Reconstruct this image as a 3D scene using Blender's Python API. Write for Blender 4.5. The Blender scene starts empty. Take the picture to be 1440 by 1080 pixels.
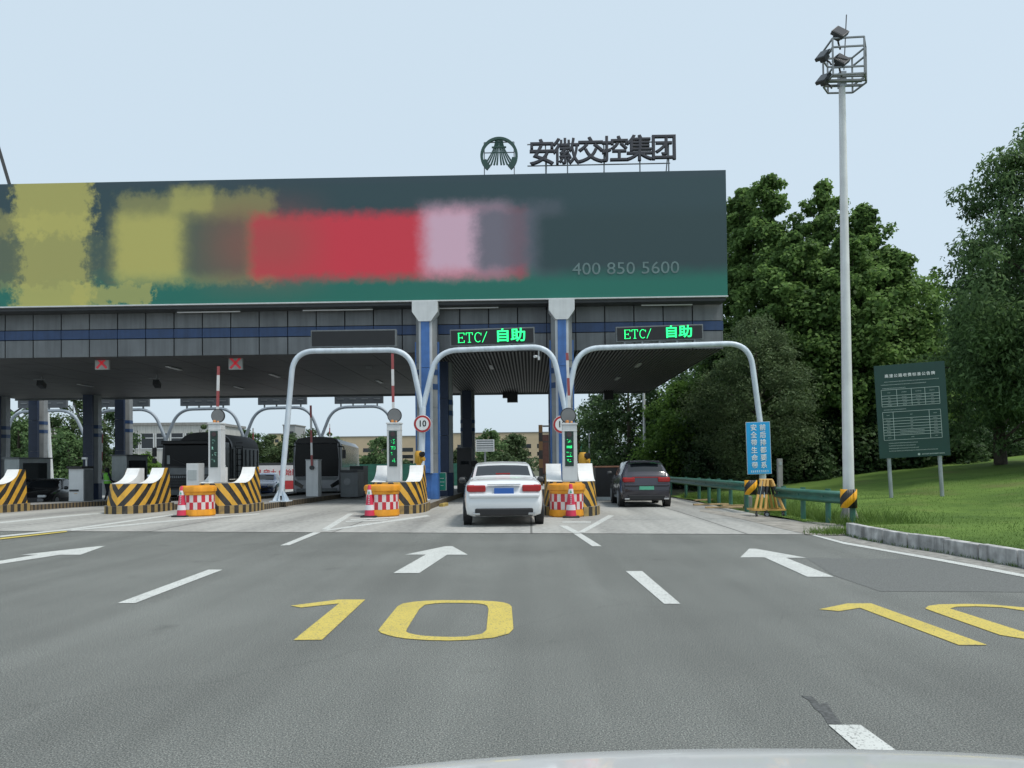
import bpy, bmesh, math, random
import numpy as np
from mathutils import Vector, Matrix
R = math.radians
S = bpy.context.scene
COL = S.collection

# ------------------------------------------------------------------ camera, sky, sun, exposure
CAM_H, FPX = 1.45, 1040.0
YAW, PITCH, ROLL, SHIFT = R(1.43), R(1.0), R(-0.57), 0.0638
cam_data = bpy.data.cameras.new('camera')
cam_data.sensor_width = 36.0
cam_data.lens = 36.0 * FPX / 1440.0
cam_data.shift_y = SHIFT
cam_data.clip_start, cam_data.clip_end = 0.05, 3000
cam = bpy.data.objects.new('camera', cam_data); COL.objects.link(cam)
CM = Matrix.Translation((0, 0, CAM_H)) @ Matrix.Rotation(YAW, 4, 'Z') @ Matrix.Rotation(R(90) + PITCH, 4, 'X') @ Matrix.Rotation(ROLL, 4, 'Z')
cam.matrix_world = CM
S.camera = cam
C3, CO = CM.to_3x3(), Vector((0, 0, CAM_H))

SUN_EL, SUN_AZ = R(62), R(112)          # azimuth measured from +Y towards +X
w = bpy.data.worlds.new('World'); S.world = w; w.use_nodes = True
wn, wl = w.node_tree.nodes, w.node_tree.links
bg = wn['Background']
sky = wn.new('ShaderNodeTexSky'); sky.sky_type = 'NISHITA'; sky.sun_disc = False
sky.sun_elevation, sky.sun_rotation = SUN_EL, SUN_AZ
sky.air_density, sky.dust_density, sky.ozone_density = 1.0, 4.0, 1.5
hazemix = wn.new('ShaderNodeMix'); hazemix.data_type = 'RGBA'; hazemix.inputs[0].default_value = 0.88
hazemix.inputs[7].default_value = (3.85, 4.62, 5.22, 1)      # thin white overcast veil
wl.new(sky.outputs[0], hazemix.inputs[6]); wl.new(hazemix.outputs[2], bg.inputs[0])
bg.inputs[1].default_value = 0.10
sd = bpy.data.lights.new('sun', 'SUN'); sd.energy = 1.5; sd.angle = R(14); sd.color = (1, 0.96, 0.9)
so = bpy.data.objects.new('sun', sd); COL.objects.link(so)
sv = Vector((math.sin(SUN_AZ) * math.cos(SUN_EL), math.cos(SUN_AZ) * math.cos(SUN_EL), math.sin(SUN_EL)))
so.rotation_euler = sv.to_track_quat('Z', 'Y').to_euler(); so.location = (20, 10, 60)
vs = S.view_settings
vs.view_transform = 'Standard'; vs.look = 'None'; vs.gamma = 1; vs.use_curve_mapping = False
vs.exposure = 0.80
S.cycles.use_denoising = True
S.cycles.max_bounces = 6

# ------------------------------------------------------------------ picture <-> place
def sm(a, b, x):
    t = min(1.0, max(0.0, (x - a) / (b - a))); return t * t * (3 - 2 * t)
def gz(x, y):
    d = max(0.0, y - 17.0)
    z = -0.0125 * (d - 6 * (1 - math.exp(-d / 6))) if d < 60 else -0.0125 * 54
    return z - 0.02 * min(12, max(0.0, -x - 11)) * sm(24, 36, y)
def ray(px, py):
    v = Vector(((px - 720) / FPX, (540 + SHIFT * 1440 - py) / FPX, -1.0))
    return C3 @ v
def P(px, py, Y):                       # the point at distance Y seen at a pixel of the photograph
    d = ray(px, py); return CO + d * (Y / d.y)
def G(px, py, up=0.0):                  # the ground point seen at a pixel
    d = ray(px, py); z = 0.0; p = None
    for _ in range(12):
        p = CO + d * ((z - CAM_H) / d.z)
        z = gz(p.x, p.y) + up
    return Vector((p.x, p.y, z))
def ZA(px, py, Y): return P(px, py, Y).z
def XA(px, Y, py=650): return P(px, py, Y).x

# ------------------------------------------------------------------ materials
MATS = {}
def mat(name, col, rough=0.6, metal=0.0, var=0.12, scale=3.0, bump=0.0, bscale=None, emit=0.0, spec=0.5, streak=0.0, coat=0.0, detail=5):
    if name in MATS: return MATS[name]
    m = bpy.data.materials.new(name); m.use_nodes = True
    n, l = m.node_tree.nodes, m.node_tree.links
    b = n['Principled BSDF']
    b.inputs['Roughness'].default_value = rough; b.inputs['Metallic'].default_value = metal
    b.inputs['Specular IOR Level'].default_value = spec; b.inputs['Coat Weight'].default_value = coat
    b.inputs['Coat Roughness'].default_value = 0.05
    tc = n.new('ShaderNodeTexCoord')
    if var > 0 or streak > 0:
        no = n.new('ShaderNodeTexNoise'); no.inputs['Scale'].default_value = scale; no.inputs['Detail'].default_value = detail
        l.new(tc.outputs['Object'], no.inputs['Vector'])
        rp = n.new('ShaderNodeValToRGB')
        rp.color_ramp.elements[0].position, rp.color_ramp.elements[1].position = 0.3, 0.7
        rp.color_ramp.elements[0].color = tuple(c * (1 - var) for c in col) + (1,)
        rp.color_ramp.elements[1].color = tuple(min(1, c * (1 + var)) for c in col) + (1,)
        l.new(no.outputs['Fac'], rp.inputs[0]); out = rp.outputs[0]
        if streak > 0:
            mp = n.new('ShaderNodeMapping'); mp.inputs['Scale'].default_value = (3.5, 3.5, 0.25)
            l.new(tc.outputs['Object'], mp.inputs['Vector'])
            n2 = n.new('ShaderNodeTexNoise'); n2.inputs['Scale'].default_value = 2.0; n2.inputs['Detail'].default_value = 6
            l.new(mp.outputs[0], n2.inputs['Vector'])
            r2 = n.new('ShaderNodeValToRGB'); r2.color_ramp.elements[0].position, r2.color_ramp.elements[1].position = 0.42, 0.68
            l.new(n2.outputs['Fac'], r2.inputs[0])
            mx = n.new('ShaderNodeMix'); mx.data_type = 'RGBA'
            ml = n.new('ShaderNodeMath'); ml.operation = 'MULTIPLY'; ml.inputs[1].default_value = streak
            l.new(r2.outputs[0], ml.inputs[0]); l.new(ml.outputs[0], mx.inputs[0])
            l.new(out, mx.inputs[6]); mx.inputs[7].default_value = tuple(c * 0.35 for c in col) + (1,)
            out = mx.outputs[2]
        l.new(out, b.inputs['Base Color'])
    else:
        b.inputs['Base Color'].default_value = tuple(col) + (1,)
    if emit > 0:
        b.inputs['Emission Color'].default_value = tuple(col) + (1,); b.inputs['Emission Strength'].default_value = emit
    if bump > 0:
        nb = n.new('ShaderNodeTexNoise'); nb.inputs['Scale'].default_value = bscale or scale * 4; nb.inputs['Detail'].default_value = 6
        l.new(tc.outputs['Object'], nb.inputs['Vector'])
        bu = n.new('ShaderNodeBump'); bu.inputs['Strength'].default_value = bump; bu.inputs['Distance'].default_value = 0.02
        l.new(nb.outputs['Fac'], bu.inputs['Height']); l.new(bu.outputs[0], b.inputs['Normal'])
    MATS[name] = m
    return m

def mathn(n, l, op, a, b=None):
    k = n.new('ShaderNodeMath'); k.operation = op
    for i, v in enumerate((a, b)):
        if v is None: continue
        if isinstance(v, (int, float)): k.inputs[i].default_value = v
        else: l.new(v, k.inputs[i])
    return k.outputs[0]

def uv_pattern(name, c1, c2, kind, a=1.0, b=0.0, rough=0.6, wear=0.25, duty=0.5):
    """two-colour stripes (kind 'stripe': fract(u*a+v*b)) or checks painted on a UV-mapped part"""
    if name in MATS: return MATS[name]
    m = bpy.data.materials.new(name); m.use_nodes = True
    n, l = m.node_tree.nodes, m.node_tree.links
    bs = n['Principled BSDF']; bs.inputs['Roughness'].default_value = rough
    tc = n.new('ShaderNodeTexCoord'); sp = n.new('ShaderNodeSeparateXYZ'); l.new(tc.outputs['UV'], sp.inputs[0])
    if kind == 'stripe':
        s = mathn(n, l, 'ADD', mathn(n, l, 'MULTIPLY', sp.outputs[0], a), mathn(n, l, 'MULTIPLY', sp.outputs[1], b))
        f = mathn(n, l, 'LESS_THAN', mathn(n, l, 'FRACT', s), duty)
    else:
        u = mathn(n, l, 'FLOOR', mathn(n, l, 'MULTIPLY', sp.outputs[0], a)); v = mathn(n, l, 'FLOOR', mathn(n, l, 'MULTIPLY', sp.outputs[1], b))
        f = mathn(n, l, 'ABSOLUTE', mathn(n, l, 'MODULO', mathn(n, l, 'ADD', u, v), 2.0))
    mx = n.new('ShaderNodeMix'); mx.data_type = 'RGBA'
    l.new(f, mx.inputs[0]); mx.inputs[6].default_value = tuple(c1) + (1,); mx.inputs[7].default_value = tuple(c2) + (1,)
    no = n.new('ShaderNodeTexNoise'); no.inputs['Scale'].default_value = 6; no.inputs['Detail'].default_value = 8
    l.new(tc.outputs['Object'], no.inputs['Vector'])
    rp = n.new('ShaderNodeValToRGB'); rp.color_ramp.elements[0].position, rp.color_ramp.elements[1].position = 0.45, 0.75
    l.new(no.outputs['Fac'], rp.inputs[0])
    m2 = n.new('ShaderNodeMix'); m2.data_type = 'RGBA'
    l.new(mathn(n, l, 'MULTIPLY', rp.outputs[0], wear), m2.inputs[0])
    l.new(mx.outputs[2], m2.inputs[6]); m2.inputs[7].default_value = (0.10, 0.085, 0.065, 1)
    l.new(m2.outputs[2], bs.inputs['Base Color'])
    MATS[name] = m
    return m

def leaf_mat(name, dark, light, trans=0.3):
    if name in MATS: return MATS[name]
    m = bpy.data.materials.new(name); m.use_nodes = True
    n, l = m.node_tree.nodes, m.node_tree.links
    b = n['Principled BSDF']; b.inputs['Roughness'].default_value = 0.6; b.inputs['Specular IOR Level'].default_value = 0.2
    tc = n.new('ShaderNodeTexCoord')
    no = n.new('ShaderNodeTexNoise'); no.inputs['Scale'].default_value = 0.55; no.inputs['Detail'].default_value = 5
    l.new(tc.outputs['Object'], no.inputs['Vector'])
    wn_ = n.new('ShaderNodeTexWhiteNoise'); wn_.noise_dimensions = '3D'
    at = n.new('ShaderNodeAttribute'); at.attribute_name = 'leafrnd'
    l.new(at.outputs['Fac'], wn_.inputs['Vector'])
    s = mathn(n, l, 'ADD', mathn(n, l, 'MULTIPLY', no.outputs['Fac'], 0.75), mathn(n, l, 'MULTIPLY', at.outputs['Fac'], 0.35))
    rp = n.new('ShaderNodeValToRGB'); rp.color_ramp.elements[0].position, rp.color_ramp.elements[1].position = 0.33, 0.85
    rp.color_ramp.elements[0].color = tuple(dark) + (1,); rp.color_ramp.elements[1].color = tuple(light) + (1,)
    l.new(s, rp.inputs[0]); l.new(rp.outputs[0], b.inputs['Base Color'])
    tr = n.new('ShaderNodeBsdfTranslucent'); l.new(rp.outputs[0], tr.inputs['Color'])
    mix = n.new('ShaderNodeMixShader'); mix.inputs[0].default_value = trans
    l.new(b.outputs[0], mix.inputs[1]); l.new(tr.outputs[0], mix.inputs[2])
    l.new(mix.outputs[0], n['Material Output'].inputs['Surface'])
    MATS[name] = m
    return m

# ------------------------------------------------------------------ mesh building
class MB:
    def __init__(s): s.v, s.f, s.uv = [], [], {}
    def quad(s, pts, uv=None):
        k = len(s.v); s.v += [tuple(p) for p in pts]; s.f.append(tuple(range(k, k + len(pts))))
        if uv: s.uv[len(s.f) - 1] = uv
        return s
    def box(s, c, d, rz=0.0, rx=0.0, ry=0.0):
        M = Matrix.Translation(c) @ Matrix.Rotation(rz, 4, 'Z') @ Matrix.Rotation(ry, 4, 'Y') @ Matrix.Rotation(rx, 4, 'X')
        k = len(s.v)
        for z in (-.5, .5):
            for x, y in ((-.5, -.5), (.5, -.5), (.5, .5), (-.5, .5)):
                s.v.append(tuple(M @ Vector((x * d[0], y * d[1], z * d[2]))))
        s.f += [tuple(k + i for i in q) for q in ((3, 2, 1, 0), (4, 5, 6, 7), (0, 1, 5, 4), (1, 2, 6, 5), (2, 3, 7, 6), (3, 0, 4, 7))]
        return s
    def span(s, a, b):                                  # box from corner to corner
        return s.box([(p + q) / 2 for p, q in zip(a, b)], [abs(q - p) for p, q in zip(a, b)])
    def tube(s, pts, r, n=10, caps=True):
        pts = [Vector(p) for p in pts]; k0 = len(s.v); m = len(pts)
        rs = r if isinstance(r, (list, tuple)) else [r] * m
        up = None
        for i, p in enumerate(pts):
            d = (pts[min(i + 1, m - 1)] - pts[max(i - 1, 0)]).normalized()
            if up is None:
                up = Vector((0, 0, 1)) if abs(d.z) < .9 else Vector((0, 1, 0))
            a = d.cross(up).normalized(); up = a.cross(d).normalized()
            for j in range(n):
                t = 2 * math.pi * j / n
                s.v.append(tuple(p + a * math.cos(t) * rs[i] + up * math.sin(t) * rs[i]))
        for i in range(m - 1):
            for j in range(n):
                s.f.append((k0 + i * n + j, k0 + i * n + (j + 1) % n, k0 + (i + 1) * n + (j + 1) % n, k0 + (i + 1) * n + j))
        if caps:
            s.f.append(tuple(k0 + j for j in range(n))[::-1]); s.f.append(tuple(k0 + (m - 1) * n + j for j in range(n)))
        return s
    def bar(s, a, b, w, h=None):                         # square-section bar between two points
        a, b = Vector(a), Vector(b); h = h or w
        d = (b - a); L = d.length
        q = d.to_track_quat('Y', 'Z')
        k = len(s.v)
        for z in (-.5, .5):
            for x, y in ((-.5, 0), (.5, 0), (.5, 1), (-.5, 1)):
                s.v.append(tuple(a + q @ Vector((x * w, y * L, z * h))))
        s.f += [tuple(k + i for i in q2) for q2 in ((3, 2, 1, 0), (4, 5, 6, 7), (0, 1, 5, 4), (1, 2, 6, 5), (2, 3, 7, 6), (3, 0, 4, 7))]
        return s
    def lathe(s, prof, n=24, c=(0, 0, 0), axis='Z', uvs=False):
        k = len(s.v); m = len(prof)
        for (r, z) in prof:
            for j in range(n):
                t = 2 * math.pi * j / n
                p = (r * math.cos(t), r * math.sin(t), z)
                if axis == 'Y': p = (p[0], p[2], p[1])
                if axis == 'X': p = (p[2], p[0], p[1])
                s.v.append((p[0] + c[0], p[1] + c[1], p[2] + c[2]))
        for i in range(m - 1):
            for j in range(n):
                s.f.append((k + i * n + j, k + i * n + (j + 1) % n, k + (i + 1) * n + (j + 1) % n, k + (i + 1) * n + j))
                if uvs:
                    u0, u1, v0, v1 = j / n, (j + 1) / n, prof[i][1], prof[i + 1][1]
                    s.uv[len(s.f) - 1] = [(u0, v0), (u1, v0), (u1, v1), (u0, v1)]
        s.f.append(tuple(k + j for j in range(n))[::-1]); s.f.append(tuple(k + (m - 1) * n + j for j in range(n)))
        return s
    def prism(s, poly, a, b, axis='Z'):                  # polygon extruded from a to b along an axis
        k, n = len(s.v), len(poly)
        for t in (a, b):
            for x, y in poly:
                s.v.append((x, y, t) if axis == 'Z' else ((x, t, y) if axis == 'Y' else (t, x, y)))
        s.f.append(tuple(range(k, k + n))); s.f.append(tuple(range(k + n, k + 2 * n))[::-1])
        for i in range(n): s.f.append((k + i, k + n + i, k + n + (i + 1) % n, k + (i + 1) % n))
        return s
    def build(s, name, m, parent=None, loc=None, smooth=False, bevel=0.0, fix=True, angle=35):
        me = bpy.data.meshes.new(name); me.from_pydata(s.v, [], s.f)
        if s.uv:
            ul = me.uv_layers.new(name='UVMap')
            for p in me.polygons:
                q = s.uv.get(p.index)
                if q:
                    for li, c in zip(p.loop_indices, q): ul.data[li].uv = c
        if fix:
            bm = bmesh.new(); bm.from_mesh(me); bmesh.ops.recalc_face_normals(bm, faces=bm.faces); bm.to_mesh(me); bm.free()
        me.materials.append(m)
        o = bpy.data.objects.new(name, me); COL.objects.link(o)
        if smooth:
            me.polygons.foreach_set('use_smooth', [True] * len(me.polygons))
            try: me.set_sharp_from_angle(angle=R(angle))
            except Exception: pass
        if bevel > 0:
            bv = o.modifiers.new('bevel', 'BEVEL'); bv.width = bevel; bv.segments = 2; bv.limit_method = 'ANGLE'
        if parent is not None: o.parent = parent
        if loc is not None: o.location = loc
        return o

def tag(o, label=None, cat=None, group=None, kind=None):
    if label: o['label'] = label
    if cat: o['category'] = cat
    if group: o['group'] = group
    if kind: o['kind'] = kind
    return o
def thing(name, label, cat, loc, rz=0.0, group=None):
    o = bpy.data.objects.new(name, None); COL.objects.link(o); o.empty_display_size = 0.2
    o.location = loc; o.rotation_euler = (0, 0, rz)
    return tag(o, label, cat, group)
def copy_tree(o, parent=None):
    c = o.copy(); COL.objects.link(c)
    if parent is not None: c.parent = parent
    for ch in list(o.children): copy_tree(ch, c)
    return c
def dup(o, loc, label, rz=None, sc=None):
    c = copy_tree(o); c.location = loc; c['label'] = label
    if rz is not None: c.rotation_euler.z = rz
    if sc is not None: c.scale = sc
    return c
def flat(name, loops, m, up, kind='structure', sub=0.0):
    """a painted or laid sheet on the ground; loops of photo pixels -> ground points"""
    bm = bmesh.new(); edges = []
    for lp in loops:
        vs_ = [bm.verts.new(G(px, py, up)) for px, py in lp]
        edges += [bm.edges.new((vs_[i], vs_[(i + 1) % len(vs_)])) for i in range(len(vs_))]
    bmesh.ops.triangle_fill(bm, use_beauty=True, use_dissolve=False, edges=edges, normal=(0, 0, 1))
    for f in bm.faces:
        if f.normal.z < 0: f.normal_flip()
    me = bpy.data.meshes.new(name); bm.to_mesh(me); bm.free(); me.materials.append(m)
    o = bpy.data.objects.new(name, me); COL.objects.link(o); tag(o, kind=kind)
    return o
def text(body, size, m, parent, loc, name='lettering', bold=0.0, ext=0.004, bev=0.0, sx=1.0, align='CENTER', rot=(R(90), 0, 0), sp=1.0):
    cu = bpy.data.curves.new(name, 'FONT'); cu.body = body; cu.size = size; cu.extrude = ext; cu.offset = bold; cu.bevel_depth = bev; cu.bevel_resolution = 0
    cu.align_x = align; cu.align_y = 'CENTER'; cu.space_character = sp; cu.resolution_u = 3
    t = bpy.data.objects.new(name, cu); COL.objects.link(t)
    bpy.context.view_layer.update()
    me = bpy.data.meshes.new_from_object(t.evaluated_get(bpy.context.evaluated_depsgraph_get()))
    bpy.data.objects.remove(t); bpy.data.curves.remove(cu)
    me.materials.clear(); me.materials.append(m)
    o = bpy.data.objects.new(name, me); COL.objects.link(o)
    o.parent = parent; o.location = loc; o.rotation_euler = rot; o.scale = (sx, 1, 1)
    return o
def dashes(mb, x0, x1, z, h, y, rnd, fill=0.8):          # a run of unreadably small writing
    x = x0
    while x < x1:
        wd = h * rnd.uniform(0.6, 0.95)
        if rnd.random() < fill:
            for k in range(3):
                zz = z + h * (k - 1) * 0.36 + rnd.uniform(-.04, .04) * h
                mb.box((x + wd / 2, y, zz), (wd * rnd.uniform(.5, 1), .003, h * .16))
            mb.box((x + wd * rnd.uniform(.3, .7), y, z), (h * .14, .0028, h * .9))
        x += wd * 1.2

# ------------------------------------------------------------------ shared materials
M = dict(
    white=mat('white_enamel', (.62, .64, .64), .4, var=.06, streak=.15), pale=mat('pale_grey_paint', (.42, .46, .46), .45, var=.08, streak=.25),
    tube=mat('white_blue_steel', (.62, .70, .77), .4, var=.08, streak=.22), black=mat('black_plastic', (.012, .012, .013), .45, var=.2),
    dark=mat('dark_steel', (.035, .038, .04), .5, var=.2), grey=mat('grey_steel', (.22, .235, .24), .45, .3, var=.15),
    midgrey=mat('mid_grey_paint', (.15, .165, .17), .5, var=.12, streak=.2), galv=mat('galvanised_steel', (.35, .38, .40), .4, .5, var=.15),
    alu=mat('aluminium_cladding', (.165, .175, .18), .45, .2, var=.14, scale=1.2, streak=.32), blue=mat('blue_cladding', (.024, .060, .155), .4, var=.12, streak=.3),
    colgrey=mat('column_cladding', (.27, .285, .29), .45, .15, var=.1, streak=.25),
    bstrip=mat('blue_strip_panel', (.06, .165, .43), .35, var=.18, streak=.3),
    bshade=mat('shaded_blue_cladding', (.014, .028, .065), .45, var=.12), joint=mat('dark_joint', (.02, .02, .022), .8, var=0),  # columns under the roof: blue strip with shade put into its colour
    tyre=mat('tyre_rubber', (.015, .015, .016), .8, var=.15), glass=mat('dark_glass', (.012, .015, .018), .06, var=0, spec=.6),
    chrome=mat('bright_metal', (.6, .6, .6), .2, .9, var=0), red=mat('red_paint', (.42, .03, .035), .45, var=.15),
    yellow=mat('yellow_enamel', (.62, .33, .03), .45, var=.12, streak=.15), orange=mat('orange_plastic', (.80, .33, .02), .45, var=.15, streak=.3),
    pcwhite=mat('white_letter', (.75, .77, .77), .5, var=.03), signgreen=mat('sign_green', (.007, .046, .036), .4, var=.08),
    signblue=mat('sign_blue', (.015, .36, .74), .4, var=.05), railgreen=mat('guardrail_green', (.045, .155, .115), .45, var=.2, streak=.3),
    conc=mat('concrete', (.27, .265, .25), .85, var=.15, scale=5, bump=.3, streak=.3), bark=mat('bark', (.055, .045, .035), .9, var=.3, bump=.6, scale=8),
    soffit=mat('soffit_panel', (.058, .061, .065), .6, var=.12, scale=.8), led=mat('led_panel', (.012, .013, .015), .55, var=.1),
    ledgreen=mat('green_led', (.02, .85, .22), .5, var=0, emit=.85), ledred=mat('red_led', (.62, .05, .07), .5, var=.1, emit=.12),
    lens=mat('red_lens', (.35, .02, .02), .2, var=.1), lamp=mat('lamp_glass', (.55, .57, .58), .15, var=0),
)
YB, BK = (.62, .34, .035), (.018, .018, .018)
M['chev_up'] = uv_pattern('chevron_paint', BK, YB, 'stripe', 2.35, -2.0, .55, .35)
M['chev_dn'] = uv_pattern('chevron_paint_reversed', BK, YB, 'stripe', 2.35, 2.0, .55, .35)
M['kerbstripe'] = uv_pattern('kerb_stripe_paint', (.03, .028, .026), (.36, .25, .09), 'stripe', 3.2, 0, .7, .55)
M['kerbstripe2'] = uv_pattern('kerb_stripe_faded', (.035, .032, .03), (.20, .15, .085), 'stripe', 5.0, 0, .8, .7)
M['check'] = uv_pattern('checker_film', (.52, .025, .04), (.68, .62, .60), 'check', 26, 4.9, .4, .12)
M['armstripe'] = uv_pattern('arm_stripe', (.66, .66, .65), (.33, .07, .07), 'stripe', 0, .95, .45, .15, .5)
M['capstripe'] = uv_pattern('end_cap_film', BK, (.85, .40, .01), 'stripe', 1.15, -1.15, .4, .08)

# ------------------------------------------------------------------ ground
def road_mat():
    m = bpy.data.materials.new('asphalt'); m.use_nodes = True
    n, l = m.node_tree.nodes, m.node_tree.links; b = n['Principled BSDF']
    tc = n.new('ShaderNodeTexCoord')
    fine = n.new('ShaderNodeTexNoise'); fine.inputs['Scale'].default_value = 105; fine.inputs['Detail'].default_value = 3; fine.inputs['Roughness'].default_value = .8
    vor = n.new('ShaderNodeTexVoronoi'); vor.inputs['Scale'].default_value = 150
    big = n.new('ShaderNodeTexNoise'); big.inputs['Scale'].default_value = .35; big.inputs['Detail'].default_value = 6
    mp = n.new('ShaderNodeMapping'); mp.inputs['Scale'].default_value = (1.6, .08, 1)
    trk = n.new('ShaderNodeTexNoise'); trk.inputs['Scale'].default_value = 1.0; trk.inputs['Detail'].default_value = 4
    for k in (fine, vor, big): l.new(tc.outputs['Object'], k.inputs['Vector'])
    l.new(tc.outputs['Object'], mp.inputs['Vector']); l.new(mp.outputs[0], trk.inputs['Vector'])
    rp = n.new('ShaderNodeValToRGB'); e = rp.color_ramp.elements
    e[0].position, e[1].position = .36, .70; e[0].color = (.048, .052, .049, 1); e[1].color = (.46, .475, .435, 1)
    x = rp.color_ramp.elements.new(.52); x.color = (.158, .168, .158, 1)
    l.new(fine.outputs['Fac'], rp.inputs[0])
    sp = n.new('ShaderNodeSeparateColor'); l.new(vor.outputs['Color'], sp.inputs[0])
    g = mathn(n, l, 'GREATER_THAN', sp.outputs[0], .94)
    mx = n.new('ShaderNodeMix'); mx.data_type = 'RGBA'; l.new(mathn(n, l, 'MULTIPLY', g, .40), mx.inputs[0])
    l.new(rp.outputs[0], mx.inputs[6]); mx.inputs[7].default_value = (.30, .29, .26, 1)
    sc_ = mathn(n, l, 'ADD', mathn(n, l, 'MULTIPLY', big.outputs['Fac'], .7), mathn(n, l, 'MULTIPLY', trk.outputs['Fac'], .55))
    rr = n.new('ShaderNodeMapRange'); l.new(sc_, rr.inputs[0]); rr.inputs[1].default_value = .42; rr.inputs[2].default_value = .84; rr.inputs[3].default_value = .70; rr.inputs[4].default_value = 1.15
    vm = n.new('ShaderNodeVectorMath'); vm.operation = 'SCALE'; l.new(mx.outputs[2], vm.inputs[0]); l.new(rr.outputs[0], vm.inputs['Scale'])
    st = n.new('ShaderNodeTexNoise'); st.inputs['Scale'].default_value = 1.3; st.inputs['Detail'].default_value = 4; l.new(tc.outputs['Object'], st.inputs['Vector'])
    sr = n.new('ShaderNodeMapRange'); l.new(st.outputs['Fac'], sr.inputs[0]); sr.inputs[1].default_value = .66; sr.inputs[2].default_value = .76; sr.inputs[3].default_value = 1; sr.inputs[4].default_value = .72
    ck = n.new('ShaderNodeTexVoronoi'); ck.feature = 'DISTANCE_TO_EDGE'; ck.inputs['Scale'].default_value = .16
    wv = n.new('ShaderNodeTexNoise'); wv.inputs['Scale'].default_value = 1.1; wv.inputs['Detail'].default_value = 8; l.new(tc.outputs['Object'], wv.inputs['Vector'])
    wd_ = n.new('ShaderNodeMix'); wd_.data_type = 'RGBA'; wd_.inputs[0].default_value = .42; l.new(tc.outputs['Object'], wd_.inputs[6]); l.new(wv.outputs['Color'], wd_.inputs[7]); l.new(wd_.outputs[2], ck.inputs['Vector'])
    cr_ = n.new('ShaderNodeMapRange'); l.new(ck.outputs['Distance'], cr_.inputs[0]); cr_.inputs[1].default_value = .0006; cr_.inputs[2].default_value = .0016; cr_.inputs[3].default_value = .90; cr_.inputs[4].default_value = 1
    v2 = n.new('ShaderNodeVectorMath'); v2.operation = 'SCALE'; l.new(vm.outputs[0], v2.inputs[0]); l.new(mathn(n, l, 'MULTIPLY', sr.outputs[0], cr_.outputs[0]), v2.inputs['Scale']); vm = v2
    l.new(vm.outputs[0], b.inputs['Base Color']); b.inputs['Roughness'].default_value = .78; b.inputs['Specular IOR Level'].default_value = .35
    bu = n.new('ShaderNodeBump'); bu.inputs['Strength'].default_value = .55; bu.inputs['Distance'].default_value = .012
    l.new(fine.outputs['Fac'], bu.inputs['Height']); l.new(bu.outputs[0], b.inputs['Normal'])
    return m
def plaza_mat():
    m = bpy.data.materials.new('plaza_concrete'); m.use_nodes = True
    n, l = m.node_tree.nodes, m.node_tree.links; b = n['Principled BSDF']
    tc = n.new('ShaderNodeTexCoord')
    a = n.new('ShaderNodeTexNoise'); a.inputs['Scale'].default_value = 9; a.inputs['Detail'].default_value = 7
    mp = n.new('ShaderNodeMapping'); mp.inputs['Scale'].default_value = (.9, .06, 1)
    t = n.new('ShaderNodeTexNoise'); t.inputs['Scale'].default_value = 1; t.inputs['Detail'].default_value = 5
    l.new(tc.outputs['Object'], a.inputs['Vector']); l.new(tc.outputs['Object'], mp.inputs['Vector']); l.new(mp.outputs[0], t.inputs['Vector'])
    s = mathn(n, l, 'ADD', mathn(n, l, 'MULTIPLY', a.outputs['Fac'], .4), mathn(n, l, 'MULTIPLY', t.outputs['Fac'], .7))
    rp = n.new('ShaderNodeValToRGB'); e = rp.color_ramp.elements
    e[0].position, e[1].position = .40, .62; e[0].color = (.21, .21, .198, 1); e[1].color = (.40, .40, .375, 1)
    l.new(s, rp.inputs[0])
    br = n.new('ShaderNodeTexBrick'); br.offset = 0; br.inputs['Scale'].default_value = 1; br.inputs['Brick Width'].default_value = 4.2; br.inputs['Row Height'].default_value = 4.6
    br.inputs['Mortar Size'].default_value = .025; br.inputs['Color1'].default_value = br.inputs['Color2'].default_value = (1, 1, 1, 1); br.inputs['Mortar'].default_value = (.4, .4, .4, 1)
    l.new(tc.outputs['Object'], br.inputs['Vector'])
    mx = n.new('ShaderNodeMix'); mx.data_type = 'RGBA'; mx.blend_type = 'MULTIPLY'; mx.inputs[0].default_value = 1
    l.new(rp.outputs[0], mx.inputs[6]); l.new(br.outputs['Color'], mx.inputs[7]); l.new(mx.outputs[2], b.inputs['Base Color'])
    b.inputs['Roughness'].default_value = .75
    return m
def sheet(name, xs, ys, zf, m, keep=None):
    mb = MB(); idx = {}
    for i, x in enumerate(xs):
        for j, y in enumerate(ys):
            idx[i, j] = len(mb.v); mb.v.append((x, y, zf(x, y)))
    for i in range(len(xs) - 1):
        for j in range(len(ys) - 1):
            if keep and not keep((xs[i] + xs[i + 1]) / 2, (ys[j] + ys[j + 1]) / 2): continue
            mb.f.append((idx[i, j], idx[i + 1, j], idx[i + 1, j + 1], idx[i, j + 1]))
    return tag(mb.build(name, m, smooth=True, fix=False), kind='structure')
earth = mat('bare_earth', (.075, .08, .04), .95, var=.35, scale=.6, bump=.4)
asphalt = road_mat()
ysl = [-40, -20, -8, 0, 6, 12, 15, 17] + [17 + 1.5 * i for i in range(1, 42)] + [90, 130, 200, 400, 900, 2000]
xsl = [-900, -300, -120, -60, -40, -30] + [-24 + 1.5 * i for i in range(0, 24)] + [16, 22, 40, 120, 900]
sheet('ground', xsl, ysl, lambda x, y: gz(x, y) - .03, earth)
sheet('road', [x for x in xsl if -61 <= x <= 5] + [6.4], [y for y in ysl if y <= 18], lambda x, y: gz(x, y), asphalt)
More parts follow.
